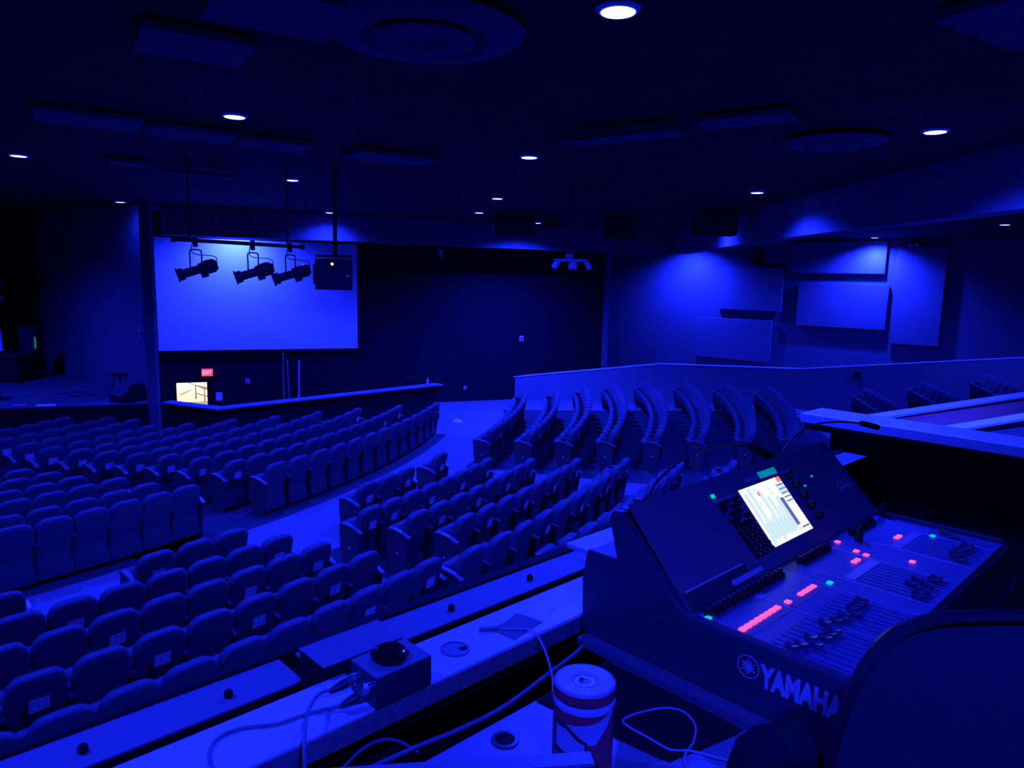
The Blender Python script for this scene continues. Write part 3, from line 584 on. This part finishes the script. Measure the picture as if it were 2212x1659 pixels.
# desk under the console
r = bthing('desk', 'grey laminate desk that carries the console and the red jar', 'desk', 1.2, .6, -1.63)
bpart('desktop', MB().box(.30,2.38,.43,.936,-.88,-.851), 'desk', r, bevel=.003)
bpart('riser', MB().box(1.225,2.36,.43,1.03,-.851,-.832), 'booth', r, bevel=.002)
for x, y in ((.36,.47),(2.32,.47),(.36,.88),(2.32,.88)): bpart('leg', MB().box(x-.03,x+.03,y-.03,y+.03,-1.63,-.88), 'blackm', r)
bpart('back_panel', MB().box(.4,2.3,.90,.92,-1.4,-.88), 'blackm', r)
bpart('cable_hole', MB().lathe([(.026,0),(.026,.003),(.0185,.0035),(.0178,.0008)], (.857,.905-.022,-.851), 28), 'dark', r, smooth=True); bpart('hole', MB().cyl((.857,.883,-.851), .0178, .001, 28), 'blackm', r)
bsingle('desk_mat', MB().prism([(1.03,.64),(1.2,.60),(1.22,.60),(1.22,.93),(.99,.93)], -.851, -.848), 'blackm', 'black mat on the desk between the jar and the console', 'mat')
# ------------------------------------------------ mixing console
def console():
    X0, X1 = 1.27, 2.335; r = bthing('mixing_console', 'large dark digital mixing console with a bright touch screen', 'mixing console', X0+.5, .43, -.832)
    # body in side profile (y, v)
    prof = [(.40,-.832),(.395,-.765),(.43,-.704),(.768,-.706),(.948,-.524),(.965,-.527),(.968,-.545),(.945,-.628),(1.036,-.631),(1.045,-.70),(1.04,-.832)]
    inner = [(y, v-.002 if .42 < y < .96 else v) for y, v in prof]
    m = MB(); m.prism(inner, X0+.012, X1-.012, fn=lambda y, v, x: (x, y, v)); bpart('body', m, 'console', r)
    side = [(.395,-.832),(.385,-.765),(.43,-.692),(.45,-.690),(.765,-.690),(.776,-.684),(.945,-.514),(.962,-.512),(.974,-.525),(.972,-.545),(.95,-.624),(1.036,-.627),(1.048,-.70),(1.043,-.832)]
    for a, b in ((X0-.012, X0+.014), (X1-.014, X1+.012)):
        m = MB(); m.prism(side, a, b, fn=lambda y, v, x: (x, y, v)); bpart('side_cheek', m, 'console', r, bevel=.005, seg=3)
    bpart('top_rim', MB().obox(((X0+X1)/2,.9575,-.519), ((X1-X0)/2-.014,0,0), (0,.012,0), (0,0,.006)), 'console', r, bevel=.004)
    bpart('palm_rest', MB().obox(((X0+X1)/2,.405,-.735), ((X1-X0)/2-.014,0,0), (0,.018,.03), (0,-.010,.008)), 'blackm', r, bevel=.006)
    sf = MB(); sf.box(X0+.014,X1-.014,.43,.765,-.704,-.700); bpart('control_surface', sf, 'grid', r)
    # leaning face
    A = Vector((0,.765,-.7005)); U = (Vector((0,.93,-.518))-A); LU = U.length; U.normalize(); N = Vector((0,-U.z,U.y))*1
    if N.z < 0: N = -N
    def F(x, t, off=0): return Vector((x,0,0)) + A + U*(LU*(1-t)) + N*off      # t from 0 (top) to 1 (hinge)
    def fbox(mb, x0, x1, t0, t1, h0, h1, m=0):
        c = (F((x0+x1)/2,(t0+t1)/2,(h0+h1)/2)); return mb.obox(c, ((x1-x0)/2,0,0), U*(LU*(t1-t0)/2), N*((h1-h0)/2), m)
    m = MB(); fbox(m, X0+.014, X1-.014, -.09, .98, -.001, .0012); bpart('meter_bridge', m, 'cface', r)
    m = MB(); fbox(m, X0+.02, 1.555, .80, .985, .0012, .003); bpart('tray_lip', m, 'console', r, bevel=.001)
    m = MB(); fbox(m, 1.30, 1.545, .80, .815, .003, .006); bpart('tray_edge', m, 'silver', r)
    # touch screen
    m = MB(); s0, s1, t0, t1 = 1.709, 1.934, .135, .81; fbox(m, s0-.006, s1+.006, t0-.02, t1+.02, .001, .003, 0); bpart('screen_bezel', m, 'cface', r)
    m = MB(); fbox(m, s0, s1, t0, t1, .003, .0036, 0)
    def sx(u): return s0+(s1-s0)*u
    def st(v): return t0+(t1-t0)*v
    for u, va, vb in ((.05,.08,.97),(.16,.03,.93),(.28,.55,.97),(.36,.10,.92),(.47,.25,.93),(.56,.45,.92),(.64,.3,.9)): fbox(m, sx(u), sx(u+.065), st(va), st(vb), .0036, .0039, 1)
    fbox(m, sx(.06), sx(.68), st(.62), st(.90), .0035, .0038, 1)
    for k in range(6): fbox(m, sx(.10+.1*k), sx(.105+.1*k), st(.5), st(.93), .0039, .0041, 0)
    fbox(m, sx(.72), sx(.80), st(.35), st(.85), .0036, .0039, 2); fbox(m, sx(.80), sx(.98), st(.10), st(.32), .0036, .0038, 1)
    for k in range(5): fbox(m, sx(.83), sx(.99), st(.13+.075*k), st(.15+.075*k), .0038, .004, 2)
    fbox(m, sx(.80), sx(.98), st(.90), st(.925), .0036, .0039, 2); fbox(m, sx(.90), sx(1), st(0), st(.09), .0036, .004, 3); fbox(m, sx(.33), sx(.37), st(.13), st(.2), .0039, .0041, 3)
    for u, v in ((.3,.05),(.25,.3),(.6,.12),(.6,.2),(.68,.3),(.72,.9)): fbox(m, sx(u), sx(u+.04), st(v), st(v+.04), .0039, .0041, 4)
    for k in range(8): fbox(m, sx(.08+.08*k), sx(.13+.08*k), st(.955), st(.98), .0038, .004, 0)
    bpart('touch_screen', m, ['e_white','e_pale','e_blue','e_sred','e_sgreen'], r)
    m = MB(); fbox(m, 1.846, 1.945, .015, .095, .0012, .002); bpart('teal_label', m, 'e_teal', r)
    m = MB(); fbox(m, 1.765, 1.835, .035, .085, .0012, .002); bpart('paper_label', m, 'strip', r)
    m = MB(); fbox(m, 1.588, 1.602, .08, .12, .0012, .004); bpart('power_key', m, 'e_green', r)
    m = MB(); fbox(m, 1.583, 1.690, .145, .175, .0012, .002); bpart('label_strip', m, 'strip', r)
    # knob bank left of the screen
    for j in range(10):
        t = .20+.067*j
        for i in range(4):
            x = 1.600+.0235*i+.0022*j
            if j < 4 and (i+j) % 3 == 2: continue
            rr = .0072 if j > 2 else .0085
            c = F(x, t, .0012); bpart('rotary_knob', MB().lathe([(rr*1.15,0),(rr,.003),(rr*.8,.012),(rr*.6,.0135)], c, 12, axis=N, m=0).lathe([(rr*.34,.0136),(rr*.34,.0142)], c, 8, axis=N, m=1), ['knob','silver' if j > 4 else 'knob'], r)
        if j in (1,3): m = MB(); fbox(m, 1.640, 1.690, t+.022, t+.040, .0012, .0018); bpart('label_strip', m, 'strip', r)
    for j in range(5):
        c = F(1.985+.003*j, .16+.14*j, .0012); bpart('rotary_knob', MB().lathe([(.013,0),(.012,.004),(.0095,.015),(.008,.017)], c, 16, axis=N), 'knob', r)
    m = MB(); fbox(m, 1.965, 1.978, .085, .12, .0012, .002); bpart('soft_key', m, 'strip', r)
    # meter windows: rows of fine marks
    m = MB()
    for a, b in ((2.00,2.065),(2.075,2.135),(2.145,2.20)):
        for k in range(9): fbox(m, a, a+.0016, .06+.035*k, .068+.035*k, .0012, .0016)
        for k in range(6): fbox(m, a+.008*k, a+.008*k+.003, .045, .05, .0012, .0016); fbox(m, a+.01*k, a+.01*k+.002, .40, .405, .0012, .0016)
    bpart('meter_marks', m, 'console', r); 
    for x, t in ((2.035,.335),(2.105,.26)):
        m = MB(); fbox(m, x, x+.003, t, t+.025, .0012, .002); fbox(m, x+.006, x+.009, t, t+.025, .0012, .002); bpart('meter_led', m, 'e_green', r)
    m = MB(); fbox(m, 2.18, 2.30, .545, .552, .0012, .0016); bpart('logo_line', m, 'silver', r)
    og = Vector(r['_o'])
    text_mesh('model_lettering', 'CL5', .040, 'silver', r, frame(F(2.215,.545,.0016)-og, (1,0,0), U, 0), .0003, xs=1.15)
    # rows of encoder knobs and their strips at the hinge
    for a, n in ((1.312,16),(1.748,8),(2.07,8)):
        for k in range(n):
            c = (a+.0213*k+.0, .742, -.700); m = MB().lathe([(.0098,0),(.0092,.004),(.0075,.017),(.006,.019)], c, 12); m.obox((c[0],c[1]-.010,-.694), (.0022,0,0), (0,.005,0), (0,0,.006)); bpart('encoder_knob', m, 'knob', r)
    m = MB(); fbox(m, 1.465, 1.60, .90, .955, .002, .012); bpart('tape_strip', m, 'silver', r, bevel=.003)
    bpart('white_tag', MB().box(1.47,1.50,.705,.722,-.700,-.698), 'strip', r)
    # lit keys
    keys = [(1.309+.0213*k,.661) for k in range(8)]+[(1.504,.658)]+[(1.566+.0213*k,.657) for k in range(4)]+[(2.140,.644),(2.161,.644),(1.944,.679),(1.975,.741),(1.935,.651),(1.862,.653),(1.883,.653),(1.98,.553)]
    for x, y in keys: bpart('mute_key', MB().box(x-.0078,x+.0078,y-.0065,y+.0065,-.700,-.6955), 'e_pink', r, bevel=.001)
    for x, y in ((1.298,.735),(1.681,.640),(2.237,.581)): bpart('cyan_key', MB().box(x-.0085,x+.0085,y-.006,y+.006,-.700,-.6955), 'e_cyan', r, bevel=.001)
    # separators and glossy windows
    m = MB()
    for x in (1.483,1.665,1.735,1.925,2.055,2.245): m.box(x-.0008,x+.0008,.435,.762,-.700,-.6994)
    for y in (.632,): 
        for a, b in ((1.29,1.47),(1.49,1.655),(1.74,1.92),(2.06,2.24)): m.box(a,b,y-.0006,y+.0006,-.700,-.6994)
    bpart('panel_lines', m, 'silver', r)
    for a, b in ((1.30,1.475),(1.493,1.655)): bpart('name_display', MB().box(a,b,.634,.651,-.700,-.6985), 'cface', r)
    for a, b in ((1.745,1.915),(2.065,2.235)): bpart('name_display', MB().box(a,b,.607,.632,-.700,-.6985), 'strip', r)
    # faders
    rnd = random.Random(5)
    for bank, (a, n, y0) in enumerate(((1.309,16,.545),(1.752,8,.475),(2.078,8,.49),(2.265,2,.535))):
        for k in range(n):
            x = a+.0213*k+(.006 if bank == 0 and k > 7 else 0); y = y0+rnd.choice((0,0,.004,-.005,.03 if bank else .012,-.02 if bank else -.016))
            bpart('fader_slot', MB().box(x-.001,x+.001,.445,.60,-.6998,-.6993), 'knob', r)
            m = MB(); m.prism([(-.013,0),(.013,0),(.012,.0105),(.006,.008),(0,.0065),(-.006,.008),(-.012,.0105)], x-.0055, x+.0055, fn=lambda p, q, s, y=y: (s, y+p, -.698+q)); bpart('fader_cap', m, 'cap', r)
    for x, y in ((2.035,.708),(2.322,.745)): bpart('joystick', MB().cyl((x,y,-.70), .011, .03, 16).cyl((x,y,-.67), .006, .01, 12), 'knob', r)
    # badge on the left side
    m = MB()
    def sd(y, v, off=.0012): return (X0-.012-off, y, v)
    cy, cv = .618, -.742; ring = []
    m.lathe([(.0215,0),(.0215,.0012),(.0232,.0012),(.0232,0)], sd(cy,cv,0), 40, axis=(-1,0,0)); 
    for k in range(3):
        a = R(90+60*k); d = Vector((0, math.cos(a), math.sin(a))); q = Vector((0, -d.z, d.y)); m.obox(Vector(sd(cy,cv,.0006)), d*.0165, q*.0011, Vector((.0006,0,0)))
        for s in (-1,1): m.obox(Vector(sd(cy,cv,.0006))+q*.0042*s, d*.011, q*.0008, Vector((.0006,0,0)))
    bpart('round_badge', m, 'silver', r)
    text_mesh('side_lettering', 'YAMAHA', .060, 'silver', r, frame(Vector(sd(.590,-.7685,.0004))-og, (0,-1,0), (0,0,1), 0), .0006, xs=.62, bold=.0032)
    bpart('side_vent', MB().box(X0-.0135,X0-.011,.80,.93,-.728,-.715), 'console', r)
    return F
console()
def gooseneck(label, pts, head, hr):
    r = bthing('gooseneck_lamp', label, 'lamp', *pts[0], 'gooseneck lamps on the console')
    bpart('plug', MB().rod(Vector(pts[0])-Vector((0,0,.02)), Vector(pts[0])+Vector((0,0,.03)), .009, 14), 'black', r, smooth=True)
    bpart('gooseneck', MB().tube(pts, .0032, 8, sub=8), 'dark', r, smooth=True)
    a, b = Vector(pts[-1]), Vector(head); bpart('lamp_head', MB().lathe([(.003,-.012),(hr*.6,0),(hr,.008),(hr,(b-a).length-.006),(hr*.8,(b-a).length)], a, 14, axis=b-a), 'blackm', r, smooth=True)
gooseneck('bent gooseneck lamp on the console rim, nearer and lower of two', [(1.352,.965,-.535),(1.40,.967,-.505),(1.433,.97,-.479),(1.529,.97,-.443),(1.657,.97,-.43),(1.80,.97,-.444),(1.88,.97,-.456)], (2.03,.972,-.515), .013)
gooseneck('bent gooseneck lamp reaching over the white rail, farther of two', [(2.06,.965,-.535),(2.09,.967,-.50),(2.174,.97,-.465),(2.305,.97,-.448),(2.49,.97,-.462),(2.70,.97,-.492)], (2.83,.955,-.522), .0105)
# ------------------------------------------------ things on the counter
def controller():
    r = bthing('control_box', 'dark blue-lit metal box with a big black knob on the counter', 'control box', .75, 1.095, -.80)
    bpart('case', MB().box(.687,.813,1.050,1.140,-.797,-.738), 'dark', r, bevel=.001); bpart('lit_top', MB().box(.6875,.8125,1.0505,1.1395,-.738,-.735), 'ledge', r)  # top coloured paler than the case to stand in for light from above
    for x, y in ((.695,1.06),(.805,1.06),(.695,1.13),(.805,1.13)): bpart('foot', MB().cyl((x,y,-.80), .006, .004, 10), 'blackm', r)
    k = bpart('dome_knob', MB().lathe([(.034,0),(.035,.004),(.0335,.010),(.030,.016),(.022,.0185),(.001,.0195)], (.748,1.098,-.735), 40), mat_gloss, r, smooth=True)
    for i in range(10): a = 2*PI*i/10; bpart('knob_lobe', MB().lathe([(.0045,.0),(.005,.006),(.001,.011)], (.748+.032*math.cos(a),1.098+.032*math.sin(a),-.732), 8), mat_gloss, r, smooth=True)
    for x, y in ((.70,1.075),(.70,1.12)): bpart('socket', MB().cyl((x-.013,y,-.765), .0115, .006, 20, axis=(-1,0,0)), 'chrome', r)
M['gloss'] = mat('gloss_black', (.012,.012,.014), .12, spec=.8); mat_gloss = 'gloss'
controller()
for y, l, pts in ((1.122,'rear',[(.655,1.124,-.775),(.64,1.13,-.776),(.616,1.134,-.775),(.571,1.089,-.765),(.541,1.046,-.768),(.515,1.0,-.79),(.50,.965,-.86),(.49,.94,-1.0)]),(1.078,'front',[(.655,1.088,-.785),(.64,1.094,-.79),(.587,1.123,-.797),(.532,1.131,-.797),(.478,1.161,-.797),(.436,1.159,-.797),(.407,1.12,-.797),(.395,1.05,-.80),(.39,1.02,-.86)])):
    r = bthing('audio_cable', 'grey cable with silver plug in the '+l+' socket of the control box', 'cable', pts[0][0], pts[0][1], pts[0][2], 'cables of the control box')
    p0 = Vector(pts[0]); bpart('plug', MB().lathe([(.0095,0),(.0095,.018),(.0085,.019)], p0+Vector((.032,0 if l == 'rear' else -.006,.008)), 18, axis=Vector((-1,0,-.1))), 'grey', r, smooth=True)
    bpart('boot', MB().lathe([(.0095,0),(.009,.012),(.006,.030),(.0042,.036)], p0+Vector((.014,0 if l == 'rear' else -.004,.006)), 16, axis=Vector((-1,.12,-.2))), 'dark', r, smooth=True)
    bpart('cord', MB().tube([p0+Vector((-.012,0,0))]+pts[1:], .0033, 8), 'cable', r, smooth=True)
r = bthing('power_box', 'flat black box tucked between the counter and the ledge', 'box', .76, 1.25, -1.0)
bpart('case', MB().box(.668,.86,1.21,1.31,-1.63,-.777), 'blackm', r, bevel=.002); bpart('lid', MB().box(.667,.861,1.209,1.311,-.777,-.775), 'ledge', r)  # pale lid sheet over black sides puts the overhead light into colour
r = bthing('desk_grommet', 'open round plastic grommet in the pale counter', 'grommet', .935, 1.128, -.80)
bpart('ring', MB().lathe([(.0315,0),(.0315,.003),(.027,.004),(.0265,.001)], (.937,1.128,-.80), 36), 'cable', r, smooth=True); bpart('cover', MB().lathe([(.001,.0018),(.0262,.0018),(.0262,.0005)], (.937,1.128,-.80), 30), 'desk', r)
bpart('hole', MB().lathe([(.001,.002),(.0095,.002),(.0095,.0019)], (.952,1.117,-.8), 20), 'blackm', r)
r = bthing('charging_cable', 'pale cable taped to the counter and hanging down behind the jar', 'cable', 1.116, 1.076, -.80)
bpart('cord', MB().tube([(1.07,1.125,-.797),(1.10,1.10,-.797),(1.116,1.076,-.795),(1.112,1.045,-.80),(1.095,1.0,-.825),(1.06,.95,-.86),(1.02,.93,-.95),(1.0,.94,-1.1)], .0026, 8), 'cable_w', r, smooth=True)
bpart('connector', MB().obox((1.048,1.143,-.794), (.018,-.012,0), (.003,.0045,0), (0,0,.003)), 'cable', r, bevel=.001)
bsingle('tape_patch', MB().prism([(1.158,1.161),(1.171,1.09),(1.12,1.083),(1.063,1.072),(1.06,1.10),(1.056,1.143),(1.10,1.146)], -.7995, -.7985), 'tape', 'crumpled dark tape patch on the pale counter', 'tape')
for x, y, s in ((1.33,1.15,.004),(1.24,1.12,.006),(1.19,1.16,.003)): tag(bsingle('dust_mark', MB().cyl((x,y,-.80), s, .0006, 10), 'desk', None, None), 'tiny dark smudge on the pale counter', 'smudge', 'smudges on the counter')
tag(bsingle('power_cable', MB().tube([(.55,.985,-.865),(.619,1.0,-.865),(.73,.99,-.862),(.825,.975,-.86),(.937,.968,-.856),(1.08,.985,-.85),(1.214,1.005,-.845),(1.30,1.065,-.86)], .0042, 8), 'cable', None, None, smooth=True), 'thick grey cord running behind the desk to the console', 'cable')
tag(bsingle('thin_cable', MB().tube([(.60,1.035,-.87),(.645,1.04,-.855),(.685,1.035,-.85),(.712,1.018,-.855),(.738,.99,-.875)], .003, 8), 'cable', None, None, smooth=True), 'thin looped cord below the counter, left of the jar', 'cable')
# small cable coil on the desk mat
r = bthing('loose_cable', 'thin pale looped cable with a silver jack plug on the desk mat', 'cable', 1.10, .68, -.848)
bpart('cord', MB().tube([(1.0,.575,-.849),(1.03,.60,-.847),(1.06,.628,-.845),(1.109,.640,-.845),(1.155,.665,-.845),(1.176,.701,-.845),(1.165,.733,-.845),(1.12,.758,-.845),(1.068,.770,-.845),(1.056,.75,-.845),(1.055,.70,-.844),(1.055,.655,-.843),(1.08,.628,-.843),(1.10,.59,-.845),(1.112,.565,-.845)], .0022, 8), 'cable_w', r, smooth=True)
bpart('jack_plug', MB().lathe([(.0035,0),(.004,.003),(.0035,.014),(.0018,.016),(.0018,.026),(.001,.028)], (1.112,.565,-.844), 12, axis=(.35,-.9,0)), 'chrome', r, smooth=True)
bsingle('desk_paper', MB().prism([(.99,.66),(1.10,.635),(1.06,.52),(.93,.55)], -.851, -.8495), 'strip', 'pale sheet on the desk under the looped cable', 'paper')
# ------------------------------------------------ the jar
def jar():
    x, y, b = .895, .730, -.851; top = -.676; r = bthing('drink_jar', 'tall red plastic jar with ribbed lid on the desk', 'jar', x, y, b); h = top-b; rad = .053
    bpart('body', MB().lathe([(.001,0),(rad*.94,.0),(rad*.985,.006),(rad*.985,h-.036),(rad*.96,h-.030),(rad*.96,h-.026)], (x,y,b), 48), 'jar', r, smooth=True)
    bpart('neck_band', MB().lathe([(rad*.995,h-.037),(rad*1.01,h-.035),(rad*1.01,h-.025),(rad*.99,h-.023)], (x,y,b), 48), 'laminate', r, smooth=True)
    lid = [(rad*.98,h-.023),(rad*1.0,h-.021),(rad*1.0,h-.004),(rad*.96,h)]
    for k in range(7): rr = rad*(.92-.07*k); lid += [(rr,h-.0002),(rr-.0012,h-.0012),(rr-.0022,h-.0002)]
    lid += [(rad*.36,h-.001),(rad*.33,h-.003),(rad*.14,h-.0035),(.001,h-.001)]
    bpart('lid', MB().lathe(lid, (x,y,b), 56), 'lid', r, smooth=True)
    bpart('lid_rim', MB().lathe([(rad*1.004,h-.022),(rad*1.012,h-.020),(rad*1.012,h-.006),(rad*1.004,h-.004)], (x,y,b), 56), 'jar', r, smooth=True)
    bpart('lid_button', MB().lathe([(rad*.10,h-.003),(rad*.08,h+.001),(.001,h+.0025)], (x-.004,y+.004,b), 16), 'chrome', r, smooth=True)
    # printed label: curved patches on the side that faces the camera
    base = math.atan2(-y, -x)
    def patch(nme, pts, m, off):
        # pts: polygon in (arc metres to the right, height), drawn on the cylinder
        xs = [p[0] for p in pts]; n = 14; mb = MB()
        top_ = sorted(pts[:len(pts)//2]); bot = sorted(pts[len(pts)//2:])
        def ev(L, s):
            for (a, c), (d, e) in zip(L, L[1:]):
                if a <= s <= d: return c+(e-c)*(s-a)/(d-a) if d > a else c
            return L[-1][1] if s > L[-1][0] else L[0][1]
        lo, hi = min(xs), max(xs); col = []
        for i in range(n+1):
            s = lo+(hi-lo)*i/n; a = base+s/rad; rr = rad*.985+off
            col.append(((x+rr*math.cos(a), y+rr*math.sin(a), b+ev(bot, s)), (x+rr*math.cos(a), y+rr*math.sin(a), b+ev(top_, s))))
        vs = [v for c in col for v in c]; mb.add(vs, [(2*i, 2*i+2, 2*i+3, 2*i+1) for i in range(n)]); bpart(nme, mb, m, r)
    patch('label_swoosh', [(-.03,.118),(.02,.125),(.06,.142),(-.03,.105),(.02,.085),(.06,.132)], 'jarw', .0004)
    patch('label_plaque_border', [(-.055,.118),(-.026,.117),(-.005,.100),(.008,.092),(-.055,.065),(-.03,.060),(-.01,.063),(.008,.074)], 'jard', .0008)
    patch('label_plaque', [(-.052,.111),(-.028,.110),(-.008,.094),(.004,.089),(-.052,.073),(-.03,.068),(-.012,.070),(.004,.077)], 'jarw', .0012)
    patch('label_lower', [(-.055,.056),(-.02,.050),(.03,.054),(-.055,.01),(-.02,.01),(.03,.01)], 'jard', .0006)
    for k in range(4): patch('label_print', [(-.050+.012*k,.046),(-.042+.012*k,.045),(-.050+.012*k,.022),(-.042+.012*k,.022)], 'jarw', .0012)
jar()
r = bthing('tablet_box', 'dark slab with a blue-lit top edge in front of the jar', 'box', .60, .56, -.851)
q0, q1 = Vector((.665,.525,0)), Vector((.40,.72,0)); d = (q1-q0).normalized(); n = Vector((d.y,-d.x,0))
if n.y > 0: n = -n
c = (q0+q1)/2; bpart('case', MB().obox((c.x,c.y,-.728), d*(q1-q0).length/2, n*.011, (0,0,.123)), 'blackm', r, bevel=.002)
bpart('top_edge', MB().obox((c.x,c.y,-.6035), d*(q1-q0).length/2, n*.012, (0,0,.0022)), 'desk', r)
# ------------------------------------------------ office chair
def office_chair():
    r = thing('office_chair', 'black mesh-backed office chair in the right foreground', 'office chair', (.70,.925,BF), R(0))
    # backrest: curved mesh panel facing the camera, top at about 1.13 m
    W2, zt, zb = .28, 1.195, .66
    def surf(u, v):                        # u -1..1, v 0..1 bottom to top
        wdt = W2*(.90+.10*math.sin(PI*min(v*1.1,1))); e = abs(u)**4
        return Vector((u*wdt, .055*(1-u*u)-.03+.05*(v-.5)**2*2-.04*v, zb+(zt-zb)*v))
    n, k = 32, []
    def rim(sc, dy):
        ring = []
        for i in range(64):
            a = 2*PI*i/64; ca, sa = math.cos(a), math.sin(a); p = 4.6
            u = (abs(ca)**(2/p))*(1 if ca >= 0 else -1); v = .5+.5*(abs(sa)**(2/p))*(1 if sa >= 0 else -1)
            q = surf(u*sc, .5+(v-.5)*sc); ring.append((q.x, q.y+dy, q.z))
        return ring
    m = MB(); m.rings([rim(s, d) for s, d in ((.955,-.008),(.975,-.014),(1.0,-.010),(1.008,0),(.99,.012),(.955,.012))], cap=False); m.f += [(5*64+i, 5*64+(i+1) % 64, (i+1) % 64, i) for i in range(64)]; m.m += [0]*64
    build('back_frame', m, 'black', r, smooth=True)
    m = MB(); m.rings([rim(s, 0) for s in (.965,.8,.6,.4,.2,.02)]+[rim(s, .006) for s in (.02,.5,.965)][::1], cap=False); build('back_mesh', m, 'mesh', r, smooth=True)
    m = MB(); m.tube([(0,.07,.45),(0,.10,.6),(0,.07,.78),(0,.045,.9)], .022, 10); build('back_support', m, 'black', r, smooth=True)
    m = MB(); ol = outline(.5,-.25,.25,.12,.12,.5); m.rings([[(x*s, y*s-.0+.02+.2, z) for x, y in ol] for s, z in ((.9,.42),(1,.435),(1.02,.46),(1,.485),(.9,.50))]); build('seat', m, 'mesh', r, smooth=True)
    for s in (-1, 1):
        ax = .36*s; a = MB(); pr = [(.02,.78),(-.01,.80),(-.012,.93),(0,.972),(.03,.995),(.09,1.003),(.125,1.0),(.125,.985),(.10,.975),(.05,.95),(.045,.80)]
        a.prism(pr, -.035, .05, fn=lambda x, z, y, s=s, ax=ax: (ax-s*x, y, z)); build('armrest', a, 'blackm', r, bevel=.008)
        st = MB(); st.tube([(ax-.02*s,.0,.80),(ax*.85,.08,.60),(ax*.6,.16,.45)], .018, 10); build('arm_post', st, 'black', r, smooth=True)
    build('gas_column', MB().cyl((0,.2,.1), .028, .33, 16).cyl((0,.2,.06), .045, .08, 16), 'grey', r, smooth=True)
    for i in range(5):
        a = 2*PI*i/5+.3; e = Vector((.28*math.cos(a), .2+.28*math.sin(a), .07)); build('base_leg', MB().rod((0,.2,.10), e, .022, 10, r2=.014), 'black', r, smooth=True)
        build('caster', MB().cyl(e-Vector((.0,.02,.04)), .028, .04, 16, axis=(0,1,0)), 'black', r)
office_chair()
for k in list(bpy.data.objects):
    if '_o' in k: del k['_o']
